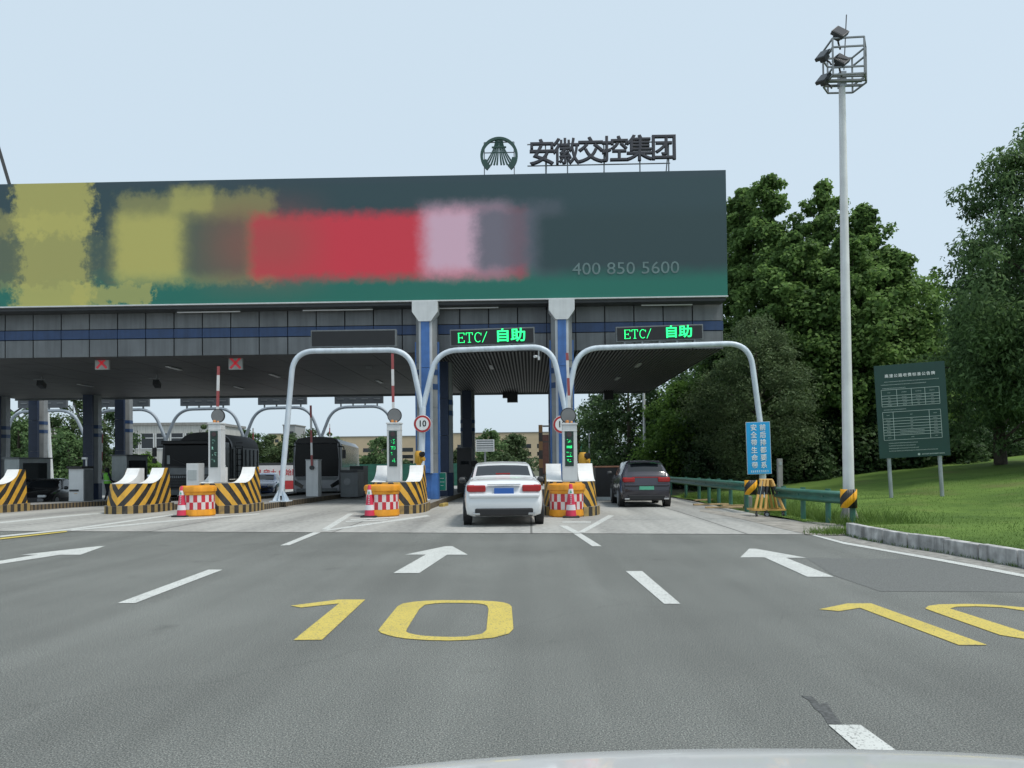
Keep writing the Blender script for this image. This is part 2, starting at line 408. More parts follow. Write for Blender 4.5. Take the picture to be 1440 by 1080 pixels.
# concrete plaza begins at a slanting joint across the road
jA, jB = G(0, 747), G(1140, 752)
def jy(x): return jA.y + (jB.y - jA.y) * (x - jA.x) / (jB.x - jA.x)
mb = MB(); xs = [-60, -45, -36] + [-30 + 2 * i for i in range(0, 19)]; n_ = 40
for x in xs:
    for j in range(n_):
        y0 = jy(x); y = y0 + (110 - y0) * (j / (n_ - 1)) ** 1.7
        mb.v.append((x, y, gz(x, y) + .008))
for i in range(len(xs) - 1):
    for j in range(n_ - 1):
        mb.f.append((i * n_ + j, (i + 1) * n_ + j, (i + 1) * n_ + j + 1, i * n_ + j + 1))
tag(mb.build('toll_plaza_pavement', plaza_mat(), smooth=True, fix=False), kind='structure')

# grass bank on the right, behind a stone kerb
KERB = [(1440, 799), (1405, 792.5), (1342, 780), (1275, 770), (1220, 760), (1190, 752.5)]
kp = [G(*p) for p in KERB]
d0 = kp[0] - kp[2]; kp = [kp[0] + Vector((.5, -9, 0)), kp[0] + Vector((.15, -3.5, 0))] + kp
def kerb_x(y):
    for a, b in zip(kp, kp[1:]):
        if a.y <= y <= b.y: return a.x + (b.x - a.x) * (y - a.y) / (b.y - a.y)
    return kp[0].x if y < kp[0].y else kp[-1].x + .1
KH = .22
def bank(x, y):
    z = KH - .01 + .20 * sm(0, 8, x - 6.5) * sm(10, 24, y) + .105 * max(0, x - 12.2) * (1 - .6 * sm(20, 40, x))
    z += .03 * math.sin(x * .9 + y * .5) + .02 * math.sin(x * 2.1 - y * 1.3)
    if y > 13.9: z -= (KH + .0) * (1 - sm(6.6, 9.0, x)) * sm(13.95, 15.2, y)
    return z + gz(x, y) * (1 - sm(8, 14, x))
def grass_mat():
    m = bpy.data.materials.new('mown_grass'); m.use_nodes = True
    n, l = m.node_tree.nodes, m.node_tree.links; b = n['Principled BSDF']; b.inputs['Roughness'].default_value = .85; b.inputs['Specular IOR Level'].default_value = .15
    tc = n.new('ShaderNodeTexCoord'); s = None
    for sc_, wt in ((.35, .55), (2.2, .25), (40, .35)):
        k = n.new('ShaderNodeTexNoise'); k.inputs['Scale'].default_value = sc_; k.inputs['Detail'].default_value = 5; l.new(tc.outputs['Object'], k.inputs['Vector'])
        t = mathn(n, l, 'MULTIPLY', k.outputs['Fac'], wt); s = t if s is None else mathn(n, l, 'ADD', s, t)
    rp = n.new('ShaderNodeValToRGB'); e = rp.color_ramp.elements
    e[0].position, e[1].position = .42, .72; e[0].color = (.055, .105, .022, 1); e[1].color = (.140, .225, .046, 1)
    l.new(s, rp.inputs[0])
    k = n.new('ShaderNodeTexNoise'); k.inputs['Scale'].default_value = .55; k.inputs['Detail'].default_value = 7; l.new(tc.outputs['Object'], k.inputs['Vector'])
    r = n.new('ShaderNodeMapRange'); l.new(k.outputs['Fac'], r.inputs[0]); r.inputs[1].default_value = .56; r.inputs[2].default_value = .70; r.inputs[4].default_value = .6
    mx = n.new('ShaderNodeMix'); mx.data_type = 'RGBA'; l.new(r.outputs[0], mx.inputs[0]); l.new(rp.outputs[0], mx.inputs[6]); mx.inputs[7].default_value = (.125, .125, .05, 1)
    l.new(mx.outputs[2], b.inputs['Base Color'])
    return m
mb = MB(); ys = [-6 + .6 * i for i in range(0, 70)]; us = [0, .25, .6, 1, 1.5, 2.2, 3, 4, 5, 6, 7, 8, 9, 10, 11, 12, 13.5, 15, 17, 20, 24, 30, 40, 60]
for y in ys:
    for u in us:
        x = kerb_x(y) + .13 + u; mb.v.append((x, y, bank(x, y)))
k = len(us)
for j in range(len(ys) - 1):
    for i in range(k - 1): mb.f.append((j * k + i, j * k + i + 1, (j + 1) * k + i + 1, (j + 1) * k + i))
tag(mb.build('grass_bank', grass_mat(), smooth=True, fix=False), kind='structure')
# stone kerb: individual blocks with open joints, slightly uneven
rnd = random.Random(5)
kerbstone = mat('weathered_kerb_stone', (.46, .46, .45), .9, var=.38, scale=5, bump=1.0, bscale=9, streak=.8)
mb = MB()
L = [0]
for a, b in zip(kp, kp[1:]): L.append(L[-1] + (b - a).length)
def kat(s):
    for i in range(len(kp) - 1):
        if s <= L[i + 1]: return kp[i].lerp(kp[i + 1], (s - L[i]) / (L[i + 1] - L[i]))
    return kp[-1]
s_ = 0
while s_ < L[-1] - .2:
    ln = rnd.uniform(.62, .8); e_ = min(s_ + ln, L[-1]); a, b = kat(s_ + .012), kat(e_ - .012)
    d = b - a; mb.box(((a + b) / 2 + Vector((.065, 0, .09 + rnd.uniform(-.012, .012)))), (.15 + rnd.uniform(-.012, .012), d.length, KH + .05), rz=math.atan2(d.y, d.x) - R(90) + rnd.uniform(-.012, .012))
    s_ = e_
tag(mb.build('kerb', kerbstone, bevel=.014), kind='structure')
# gutter strip, shoulder, patches
gut = mat('old_gutter_concrete', (.26, .255, .235), .9, var=.35, scale=9, bump=.8)
flat('gutter', [[(1188, 753.5), (1220, 760.5), (1275, 770.5), (1342, 781), (1405, 793), (1440, 800), (1540, 822), (1540, 834), (1440, 807.5), (1330, 786.5), (1250, 773.5), (1180, 760), (1150, 753)]], gut, .006)
flat('gutter', [[(985, 716), (1062, 724), (1120, 732), (1186, 737), (1188, 752.5), (1136, 751.5), (1090, 741), (1040, 729), (984, 719)]], mat('shoulder_concrete', (.28, .265, .235), .9, var=.35, scale=4, bump=.5), .014)
flat('asphalt_patch', [[(1134, 785), (1300, 786), (1437, 812), (1520, 834), (1380, 832), (1238, 831.7), (1172, 809)]], mat('patch_asphalt', (.130, .137, .131), .85, var=.45, scale=75, bump=.35, bscale=90), .003)
flat('asphalt_patch', [[(1126, 978), (1142, 979), (1153, 990), (1163, 988), (1172, 1003), (1184, 1018), (1164, 1018), (1156, 1004), (1145, 996), (1138, 985)]], mat('tar_stain', (.08, .084, .083), .8, var=.5, scale=40), .003)

# road paint
def paint_mat(name, col, wear):
    m = bpy.data.materials.new(name); m.use_nodes = True
    n, l = m.node_tree.nodes, m.node_tree.links; b = n['Principled BSDF']; b.inputs['Roughness'].default_value = .75
    tc = n.new('ShaderNodeTexCoord'); mixes = tuple(col) + (1,); cur = None
    for sc_, lo_, hi_, amt, c2 in ((3.0, .45, .75, .35, tuple(c * .72 for c in col)), (1.1, .52, .70, .22, tuple(c * .6 for c in col)), (70, .56, .64, wear, (.12, .125, .12)), (9, .62, .70, wear * .35, (.2, .2, .19))):
        k = n.new('ShaderNodeTexNoise'); k.inputs['Scale'].default_value = sc_; k.inputs['Detail'].default_value = 6; l.new(tc.outputs['Object'], k.inputs['Vector'])
        r = n.new('ShaderNodeMapRange'); l.new(k.outputs['Fac'], r.inputs[0]); r.inputs[1].default_value = lo_; r.inputs[2].default_value = hi_; r.inputs[4].default_value = amt
        mx = n.new('ShaderNodeMix'); mx.data_type = 'RGBA'; l.new(r.outputs[0], mx.inputs[0]); mx.inputs[7].default_value = c2 + (1,)
        if cur is None: mx.inputs[6].default_value = mixes
        else: l.new(cur, mx.inputs[6])
        cur = mx.outputs[2]
    l.new(cur, b.inputs['Base Color']); return m
pw = paint_mat('white_road_paint', (.56, .58, .555), .75)
py_ = paint_mat('yellow_road_paint', (.56, .45, .10), .75)
for nm, lp in (('lane_dash', [(165, 848), (190, 848), (313, 801), (293, 801)]), ('lane_dash', [(880, 803), (903, 803), (957, 849), (934, 849)]),
               ('lane_dash', [(1165, 1019), (1210, 1019), (1298, 1082), (1238, 1082)]), ('lane_dash', [(394, 767), (407, 766.5), (460, 745), (449, 745)]),
               ('lane_dash', [(806, 750), (817, 750), (846, 768), (833, 768)]),
               ('lane_arrow', [(626.5, 768), (636, 768), (658, 780), (628.6, 780), (589.6, 805.7), (553, 805.7), (598.8, 779.8), (569.8, 779.8)]),
               ('lane_arrow', [(1053.5, 771.5), (1062.6, 771.5), (1134, 784.3), (1105.4, 784.3), (1172.7, 811), (1135.4, 811), (1075, 783.7), (1041, 783.7)]),
               ('lane_arrow', [(135, 768.4), (148, 767.5), (113, 780), (85, 780), (0, 793), (-60, 802.2), (-80, 801.5), (0, 788.5), (52, 780), (29, 780.2)]),
               ('edge_line', [(1136, 751), (1141, 750.6), (1187, 762), (1250, 773), (1325, 786), (1440, 807), (1540, 830), (1540, 836), (1440, 811.5), (1325, 789.5), (1250, 776), (1187, 765)])):
    flat(nm, [lp], pw, .0055)
for nm, lp in (('edge_line', [(450, 746), (460, 746.5), (606, 725.8), (600, 724.2)]), ('edge_line', [(452, 744.5), (463, 744.5), (498, 722), (489.5, 722)]),
               ('edge_line', [(493, 731.5), (560, 728), (560, 726.5), (493, 730)]), ('edge_line', [(486, 734), (545, 731.8), (545, 730.4), (486, 732.6)]),
               ('edge_line', [(0, 755.4), (94, 745.8), (243, 725), (243, 723), (94, 743.8), (0, 753.2)]),
               ('edge_line', [(100, 746.5), (243, 733.2), (365, 723.2), (365, 721.6), (243, 731.2), (100, 744.6)]),
               ('edge_line', [(0, 736), (90, 727), (150, 721.6), (150, 720.4), (90, 725.2), (0, 734)]),
               ('edge_line', [(786, 739), (797, 739), (817, 749.4), (806, 749.4)]), ('edge_line', [(812, 748.6), (822, 748.6), (864, 725), (856, 724)]),
               ('edge_line', [(791, 735), (831, 735), (831, 733.2), (791, 733.2)])):
    flat(nm, [lp], pw, .0135)
flat('edge_line', [[(0, 758.5), (94, 747.8), (94, 746.4), (0, 756.4)]], py_, .013)
flat('speed_number', [[(408.8, 851.6), (476, 843), (513.6, 843), (452.9, 899.5), (412.8, 899.9), (476.9, 848.4), (423.3, 854.2)]], py_, .0055)
o1 = [(584, 845.8), (600, 844.6), (624, 843.9), (650, 844), (676.7, 844.5), (695, 845.4), (708, 847), (716, 849.5), (719.5, 852.9), (722, 884), (716, 890.6), (695, 896.4), (665, 899.4), (632, 900.7), (600, 900), (571, 897.8), (556, 895.6), (544.7, 892.7), (536, 889.8), (532, 886.6), (535.5, 881.4), (559, 852.4), (567, 848.4)]
i1 = [(597.5, 850.3), (610, 848.6), (626.5, 847.6), (650, 847.6), (671.4, 848.4), (680, 849.6), (685, 851.6), (687, 856.3), (684, 886), (678, 891), (655.6, 895), (635, 895.6), (613, 895), (597, 894), (584, 892.3), (575, 890.2), (571, 888), (572.4, 884), (589.6, 856.3)]
flat('speed_number', [o1, i1], py_, .0055)
flat('speed_number', [[(1151.9, 856.7), (1191, 848.5), (1224.6, 848.2), (1388.7, 906.9), (1348.4, 906.9), (1209.3, 854.6), (1180.3, 859.2)]], py_, .0055)
o2 = [(1301, 855.5), (1305.6, 851.8), (1320.9, 849.7), (1360.6, 849.1), (1394, 850), (1440, 854), (1475, 860), (1600, 898), (1605, 906), (1585, 910), (1540, 910), (1480, 905), (1440, 898), (1406.4, 892.8), (1314.8, 860.7)]
i2 = [(1336, 855.5), (1345.3, 853), (1372.8, 852.5), (1409.5, 854), (1440, 858.6), (1460, 863), (1555, 895), (1555, 900), (1530, 902), (1480, 896), (1440, 888.5), (1409.5, 879)]
flat('speed_number', [o2, i2], py_, .0055)

# ------------------------------------------------------------------ toll canopy
def W(mb, name, m, root, **kw): return mb.build(name, m, root, loc=-Vector(root.location), **kw)
YF, YBK = 27.4, 43.7                                    # front and rear edge of the roof
ZC = ZA(500, 497, YF); ZT = ZA(500, 429, YF); XR = XA(1015, YF, 480); XL = -31.0
canopy = thing('toll_canopy', 'wide grey clad toll plaza canopy with a blue stripe, carrying the billboard', 'canopy', (XR - 8, YF, 0))
zb0, zb1 = ZA(250, 474, YF), ZA(250, 461.5, YF)
zb0 = ZC + (zb0 - ZA(250, 499, YF)); zb1 = ZC + (zb1 - ZA(250, 499, YF))
mb, mc = MB(), MB()
pw_ = 1.075; x = XR
while x > XL:
    a = max(XL, x - pw_)
    mb.span((a + .022, YF - .05, zb1 + .03), (x - .022, YF, ZT)); mb.span((a + .022, YF - .05, ZC), (x - .022, YF, zb0 - .03))
    mc.span((a + .012, YF - .065, zb0), (x - .012, YF, zb1)); x -= pw_
y = YF
while y < YBK - .1:                                     # right end, same cladding
    b = min(YBK, y + pw_)
    mb.span((XR, y + .014, zb1 + .02), (XR + .05, b - .014, ZT)); mb.span((XR, y + .014, ZC), (XR + .05, b - .014, zb0 - .02))
    mc.span((XR, y + .012, zb0), (XR + .065, b - .012, zb1)); y += pw_
W(mb, 'cladding', M['alu'], canopy); W(mc, 'blue_band', M['blue'], canopy)
W(MB().span((XL, YF + .003, ZC + .02), (XR - .003, YBK, ZT - .1)), 'roof_deck', M['joint'], canopy)
XS = XA(604, YF + 2, 520)
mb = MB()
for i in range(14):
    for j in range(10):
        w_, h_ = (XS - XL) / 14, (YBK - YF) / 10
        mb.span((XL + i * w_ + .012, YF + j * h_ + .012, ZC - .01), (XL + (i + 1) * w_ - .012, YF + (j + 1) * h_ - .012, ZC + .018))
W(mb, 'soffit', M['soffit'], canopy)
mb = MB(); x = XS + .1
while x < XR - .1:
    mb.span((x, YF + .05, ZC - .03), (x + .055, YBK - .05, ZC + .018)); x += .135
W(mb, 'slatted_ceiling', mat('ceiling_slat', (.13, .135, .135), .5, var=.05), canopy)
W(MB().span((XL, YBK, ZC - .12), (XR, YBK + .1, ZT)), 'rear_fascia', M['midgrey'], canopy)

def column(root, x, y, z0, z1, r, deep, strip, ground):
    """octagonal clad column; blue strip towards the traffic, two blue bands, blue plinth"""
    mb = MB()
    def oct_(s): return [(x + s * a, y + s * b * deep) for a, b in ((-.42, -1), (.42, -1), (1, -.45), (1, .45), (.42, 1), (-.42, 1), (-1, .45), (-1, -.45))]
    zz = z0
    cuts = [z0 + (z1 - z0) * k / 4 for k in range(5)]
    for a, b in zip(cuts, cuts[1:]): mb.prism(oct_(r), a + .012, b - .012)
    mb.prism(oct_(r * .96), z0, z1)
    c = W(mb, 'column', M['colgrey'], root, smooth=False)
    for k in (.60, .68):
        za = z0 + (z1 - z0) * k
        MB().prism(oct_(r * 1.03), za, za + .2).build('blue_band', M['blue'], c)
    s = (.155 / .39 if ground else .66) * r
    bl = M[strip]
    mb = MB(); zz = z0 + .95; n = 3
    for k in range(n):
        a, b = zz + (z1 - zz) * k / n, zz + (z1 - zz) * (k + 1) / n
        mb.span((x - s, y - r * deep - .16, a + .008), (x + s, y - r * deep + .02, b - .008))
    for sx in (-1, 1) if ground else ():
        mb.span((x + sx * (r - .02), y - s * .6, zz), (x + sx * (r + .06), y + s * .6, z1 - .9))
    mb.build('blue_strip', bl, c)
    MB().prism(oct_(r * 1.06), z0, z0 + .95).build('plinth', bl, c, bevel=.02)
    if ground:                                           # white flared head that reaches the billboard
        zt = ZA(596, 424.5, y - r - .1)
        q = MB()
        q.prism([(x - .46, zt), (x + .46, zt), (x + .46, zt - .38), (x + .22, zt - .72), (x - .22, zt - .72), (x - .46, zt - .38)], y - r * deep - .22, y - r * deep + .35, 'Y')
        q.build('capital', M['white'], c)
        q = MB()
        for sx in (-1, 1): q.span((x + sx * s, y - r * deep - .09, z0 + .95), (x + sx * (s + .085), y - r * deep + .015, zt - .72))
        q.build('white_trim', M['white'], c)
    return c
for px in (599, 788):
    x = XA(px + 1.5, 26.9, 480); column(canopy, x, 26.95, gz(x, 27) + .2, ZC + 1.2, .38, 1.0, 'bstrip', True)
    x2 = XA(px + 26 if px < 700 else px - 1, 30.3, 600); column(canopy, x2, 30.3, gz(x2, 30) + .2, ZC, .34, 1.1, 'bshade', False)
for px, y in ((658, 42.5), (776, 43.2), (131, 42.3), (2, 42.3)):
    x = XA(px, y, 620); column(canopy, x, y, gz(x, y), ZC, .40 if px < 700 else .18, 1.0, 'bshade', False)
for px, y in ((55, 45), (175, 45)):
    x = XA(px, y, 620); column(canopy, x, y, gz(x, y) + .1, ZC + .6, .42, 1.0, 'bshade', False)
for px, yy in ((235, 30), (380, 33), (530, 36), (110, 36), (690, 31), (900, 31), (870, 36), (330, 38)):
    x = XA(px, yy, 520); W(MB().span((x - .08, yy, ZC - .06), (x + .08, yy + 1.2, ZC - .031)), 'tube_light', mat('ceiling_lamp_cover', (.5, .52, .53), .4, var=.05), canopy)

# billboard on the canopy front
YB_ = 26.55
bz0, bz1, bxr = ZA(700, 420.5, YB_), ZA(700, 246, YB_), XA(1022, YB_, 330)
bz1 = ZA(1020, 239, YB_)
board = thing('billboard', 'huge dark green printed billboard with red and yellow fields along the canopy front', 'billboard', (XR - 8, YB_, bz0))
def print_mat():
    m = bpy.data.materials.new('billboard_print'); m.use_nodes = True
    n, l = m.node_tree.nodes, m.node_tree.links; b = n['Principled BSDF']; b.inputs['Roughness'].default_value = .45
    tc = n.new('ShaderNodeTexCoord')
    no = n.new('ShaderNodeTexNoise'); no.inputs['Scale'].default_value = 2.6; no.inputs['Detail'].default_value = 7; no.inputs['Roughness'].default_value = .65
    l.new(tc.outputs['Object'], no.inputs['Vector'])
    df = n.new('ShaderNodeVectorMath'); df.operation = 'SUBTRACT'; l.new(no.outputs['Color'], df.inputs[0]); df.inputs[1].default_value = (.5, .5, .5)
    sep0 = n.new('ShaderNodeSeparateXYZ'); l.new(tc.outputs['Object'], sep0.inputs[0])
    sepn = n.new('ShaderNodeSeparateXYZ'); l.new(df.outputs[0], sepn.inputs[0])
    cur = None
    def field(px0, px1, py0, py1, col, amt, soft, rough):
        nonlocal cur
        a, c_ = P(px0, py1, YB_), P(px1, py0, YB_)
        x0, x1, z0, z1 = a.x, c_.x, a.z, c_.z
        X = mathn(n, l, 'ADD', sep0.outputs[0], mathn(n, l, 'MULTIPLY', sepn.outputs[0], rough))
        Z = mathn(n, l, 'ADD', sep0.outputs[2], mathn(n, l, 'MULTIPLY', sepn.outputs[2], rough))
        def edge(v, e, sgn):
            r = n.new('ShaderNodeMapRange'); r.interpolation_type = 'SMOOTHSTEP'; l.new(v, r.inputs[0])
            r.inputs[1].default_value, r.inputs[2].default_value = e - soft, e + soft
            if sgn < 0: r.inputs[3].default_value, r.inputs[4].default_value = 1, 0
            return r.outputs[0]
        f = mathn(n, l, 'MULTIPLY', mathn(n, l, 'MULTIPLY', edge(X, x0, 1), edge(X, x1, -1)), mathn(n, l, 'MULTIPLY', edge(Z, z0, 1), edge(Z, z1, -1)))
        mx = n.new('ShaderNodeMix'); mx.data_type = 'RGBA'; l.new(mathn(n, l, 'MULTIPLY', f, amt), mx.inputs[0])
        if cur is None: mx.inputs[6].default_value = (.010, .155, .112, 1)
        else: l.new(cur, mx.inputs[6])
        mx.inputs[7].default_value = tuple(col) + (1,); cur = mx.outputs[2]
    slate, ol = (.028, .064, .074), (.55, .50, .13)
    field(-900, 1400, 150, 397, slate, 1, .10, .6)
    field(-900, 1400, 100, 285, (.034, .062, .078), .75, .12, .1)
    field(-900, 60, 300, 420, ol, .45, .25, 1.3)
    field(20, 130, 150, 540, ol, .80, .28, 2.0)
    field(-10, 165, 330, 400, (.075, .115, .085), .8, .2, 1.8)
    field(30, 120, 300, 400, ol, .6, .2, 1.8)
    field(100, 215, 400, 428, ol, .6, .1, 1.2)
    field(165, 385, 270, 400, ol, .42, .25, .9)
    field(160, 255, 300, 394, ol, .85, .4, .5)
    field(240, 300, 262, 300, ol, .55, .2, .5)
    field(262, 350, 305, 392, (.075, .105, .08), .9, .4, .4)
    field(352, 740, 296, 393, (.68, .035, .06), 1, .30, .55)
    field(300, 440, 296, 392, (.36, .09, .07), .5, 1.2, .4)
    field(596, 715, 290, 386, (.72, .45, .56), 1, .45, .4)
    field(668, 790, 288, 384, (.12, .13, .165), .9, .4, .5)
    field(755, 1100, 292, 386, (.024, .056, .062), 1, .4, .3)
    l.new(cur, b.inputs['Base Color'])
    return m
W(MB().span((XL, YB_, bz0), (bxr, YB_ + .42, bz1)), 'printed_panel', print_mat(), board)
W(MB().span((XL, YB_ - .03, bz0 - .045), (bxr + .01, YB_ + .45, bz0 - .003)), 'bottom_trim', M['white'], board)
W(MB().span((XL, YB_ + .08, bz0 - .16), (bxr - .05, YB_ + .75, bz0 - .05)), 'underside_frame', M['dark'], board)
for a, b in ((905, 978), (610, 700), (420, 520), (240, 330)):
    mb = MB(); mb.tube([(XA(a, YB_, 430), YB_ + .5, bz0 - .20), (XA(b, YB_, 430), YB_ + .5, bz0 - .20)], .025, 8)
    W(mb, 'strip_lamp', mat('lamp_tube_cover', (.75, .77, .78), .3, var=0), board)
p = P(880, 378, YB_)
text('400 850 5600', .62, mat('faded_print_white', (.13, .20, .20), .5, var=.2), board, Vector((p.x, YB_ - .008, p.z)) - Vector(board.location), ext=.003, sx=1.12)

# roof sign: emblem and six standing characters on a steel frame
YS = 27.4
def characters():
    zc = (ZA(848, 231, YS) + ZA(848, 196, YS)) / 2; sz = 1.02
    fr = thing('roof_sign', 'dark standing Chinese characters on a steel frame above the billboard', 'sign', (XA(848, YS, 215), YS, bz1))
    for i, ch in enumerate('安徽交控集团'):
        a = 762 + i * 34.3
        o = text(ch, sz, mat('sign_letter', (.045, .045, .055), .5, var=.1), fr, Vector((XA(a, YS, 213), YS, zc + (i - 2.5) * .022)) - Vector(fr.location), 'character', bev=.017, ext=.05)
    zb, zt = zc - .43, zc + .38; x0, x1 = XA(746, YS), XA(949, YS); mb = MB()
    for z in (zb, zt): mb.bar((x0, YS + .12, z), (x1, YS + .12, z), .035)
    for px in (772, 803, 855, 906, 947): mb.bar((XA(px, YS), YS + .13, bz1 - .3), (XA(px, YS), YS + .13, zt), .045)
    for px in (772, 855, 945): mb.bar((XA(px, YS), YS + .9, bz1 - .3), (XA(px + 2, YS), YS + .15, zt - .2), .035)
    W(mb, 'frame', M['grey'], fr)
    cx, cz, r = XA(706, YS), ZA(706, 219, YS), .70
    em = thing('emblem_sign', 'dark green round bridge emblem on a frame above the billboard', 'sign', (cx, YS, bz1))
    lo = lambda x, z: (x, 0, cz - bz1 + z)
    g = mat('emblem_green', (.028, .075, .06), .5, var=.1); mb = MB()
    arc = [lo(r * math.cos(t), r * math.sin(t)) for t in [R(-50 + 7.0 * k) for k in range(41)]]
    k = MB()
    for i in range(len(arc) - 1):
        t = R(-50 + 7.0 * i); a, b = Vector(arc[i]), Vector(arc[i + 1])
        ri = .86 if math.sin(t) > -.2 else .70
        c0 = Vector(lo(0, 0)); k.quad([a, b, c0 + (b - c0) * ri, c0 + (a - c0) * ri])
    ringo = k.build('ring', g, em); md = ringo.modifiers.new('solid', 'SOLIDIFY'); md.thickness = .1; md.offset = 0
    for s in (-1, 1):
        for q, (xb, xt) in enumerate(((.08, .015), (.19, .045), (.31, .075), (.44, .10), (.56, .13))):
            path = [lo(s * (xt + (xb - xt) * (u ** 1.7)), .60 - .95 * u) for u in (0, .2, .4, .6, .8, 1)]
            mb.tube(path, [.014, .018, .022, .027, .032, .036], 6)
    mb.bar(lo(-.27, .32), lo(.27, .32), .06, .05)
    mb.build('bridge_cables', g, em)
    mb = MB()
    for x_ in (-.56, .56): mb.bar((x_, .1, -.2), (x_, .1, cz - bz1 + .55), .035)
    for z_ in (.16, .55): mb.bar((-.56, .1, cz - bz1 + z_), (.56, .1, cz - bz1 + z_), .03)
    mb.build('frame', M['grey'], em)
characters()

# signs and devices hung under the canopy
for i, px in enumerate((143, 331)):
    p = P(px, 510.5, 28.2)
    t = thing('lane_signal', ('red cross lane signal under the canopy edge, the leftmost one', 'red cross lane signal under the canopy edge, nearer the unlit board')[i], 'lane signal', (p.x, p.y, p.z), group='red cross lane signals')
    MB().box((0, .06, 0), (.54, .12, .50)).build('housing', mat('signal_face', (.40, .43, .42), .5, var=.15), t, bevel=.01)
    mb = MB()
    for s in (-1, 1): mb.box((0, -.008, 0), (.56, .012, .085), ry=s * R(46))
    mb.build('red_cross', M['ledred'], t)
    MB().box((0, .06, .30), (.2, .08, .12)).build('hanger', M['dark'], t)
for i, (px, pyt, Yd) in enumerate(((59, 541, 33), (221, 540, 33), (519, 512, 31))):
    p = P(px, pyt, Yd)
    t = thing('hanging_camera', ('dark camera box hanging on a rod from the canopy, leftmost', 'dark camera box hanging on a rod from the canopy, behind the red cross signals', 'pale camera on a cross rod under the unlit display board')[i], 'camera', (p.x, p.y, p.z), group='cameras hung from the canopy ceiling')
    h = ZC - p.z
    MB().bar((0, 0, .05), (0, 0, h), .04).bar((-.4, 0, h * .62), (.15, 0, h * .62), .03).build('hanger', M['grey'], t)
    MB().box((0, -.02, 0), (.26, .42, .24), rx=R(-18), rz=R(12)).build('housing', M['dark'] if i < 2 else M['grey'], t, bevel=.015)
for i, (px, x0, x1, y0, y1) in enumerate(((717, 707, 728, 552, 566), (856, 849, 862, 549, 562))):
    Yd = 43.2; a, b = P(x0, y1, Yd), P(x1, y0, Yd)
    t = thing('hanging_display', ('black stepped display box hung at the rear canopy edge', 'black box hung at the rear canopy edge before the trees')[i], 'display', (b.x, Yd, b.z))
    mb = MB(); wd, h = b.x - a.x, b.z - a.z
    mb.span((-wd * (.7 if i == 0 else 1), -.2, -h), (0, .2, .0))
    if i == 0: mb.span((-wd, -.19, -h * .55), (-wd * .703, .19, .0))
    mb.build('housing', M['black'], t); MB().span((-wd * .5, -.05, 0.003), (-wd * .4, .05, ZC - b.z)).build('bracket', M['dark'], t)

# ------------------------------------------------------------------ white pipe arches with display boards
def rounded(pts, rads, n=8):
    out = [Vector(pts[0])]
    for i in range(1, len(pts) - 1):
        a, b, c = Vector(pts[i - 1]), Vector(pts[i]), Vector(pts[i + 1]); r = rads[i - 1]
        p, q = b + (a - b).normalized() * r, b + (c - b).normalized() * r
        for k in range(n + 1):
            t = k / n; out.append(p * (1 - t) ** 2 + b * 2 * t * (1 - t) + q * t ** 2)
    out.append(Vector(pts[-1])); return out
YA = 25.9
def arch(label, pxs, r, base_l, base_r, Ya, group=None, m=None):
    """pxs: lower-left joint, left shoulder, right shoulder, lower-right joint in the photograph"""
    q = [P(a, b, Ya) for a, b in pxs]
    t = thing('pipe_arch', label, 'gantry', ((q[0].x + q[3].x) / 2, Ya, gz(q[0].x, Ya)), group=group)
    o = Vector(t.location)
    path = rounded([v - o for v in q], [r * 1.0, r * 1.0], 9)
    MB().tube(path, .095 if Ya < 30 else .10, 14).build('arch_tube', m or M['tube'], t, smooth=True, angle=60)
    for b, jn in ((base_l, q[0]), (base_r, q[3])):
        if b is None: continue
        f = Vector((b, Ya, gz(b, Ya) + .2)) - o
        MB().tube([f, jn - o + Vector((0, 0, .05))], .115, 14).build('post', m or M['tube'], t, smooth=True, angle=60)
        mb = MB().box(f + Vector((0, 0, .012)), (.62, .62, .03))
        for k in range(6):
            a = k * math.pi / 3; d = Vector((math.cos(a), math.sin(a), 0))
            mb.quad([f + d * .1 + Vector((0, 0, .4)), f + d * .1 + Vector((0, 0, .03)), f + d * .28 + Vector((0, 0, .03))])
        mb.build('base_plate', m or M['tube'], t)
    return t, o
arch('white pipe arch under the unlit display board, its left foot on the striped island', [(395, 697), (413, 494), (576, 492), (593.5, 575)], .75, None, None, YA, 'white pipe arches before the canopy')
arch('white pipe arch under the lit green display between the two blue columns', [(594.5, 575), (614, 493.5), (776, 487), (795, 577)], .75, XA(591, YA, 690), None, YA, 'white pipe arches before the canopy')
tR, oR = arch('white pipe arch farthest right, its right leg carrying the blue seat belt sign', [(796, 577), (812, 490), (1054, 482.5), (1071, 610)], .8, XA(795, YA, 690), None, YA, 'white pipe arches before the canopy')
f = Vector((XA(1073, YA, 690), YA, gz(8, YA) + .05)) - oR
MB().tube([f, P(1071, 608, YA) - oR], .115, 14).build('post', M['tube'], tR, smooth=True, angle=60)
fl = P(395, 700, YA)
t = [o for o in bpy.data.objects if o.name == 'pipe_arch'][0]
mb = MB(); f = Vector((fl.x, YA, gz(fl.x, YA) + .2)) - Vector(t.location); mb.box(f + Vector((0, 0, .015)), (.62, .62, .03))
for k in range(8):
    a = k * math.pi / 4; d = Vector((math.cos(a), math.sin(a), 0)); s = Vector((-d.y, d.x, 0)) * .012
    mb.prism([(0, 0)], 0, 0) if False else mb.quad([f + d * .09 + Vector((0, 0, .42)), f + d * .09 + Vector((0, 0, .03)), f + d * .29 + Vector((0, 0, .03)), f + d * .29 + Vector((0, 0, .08))])
mb.build('base_plate', M['tube'], t)

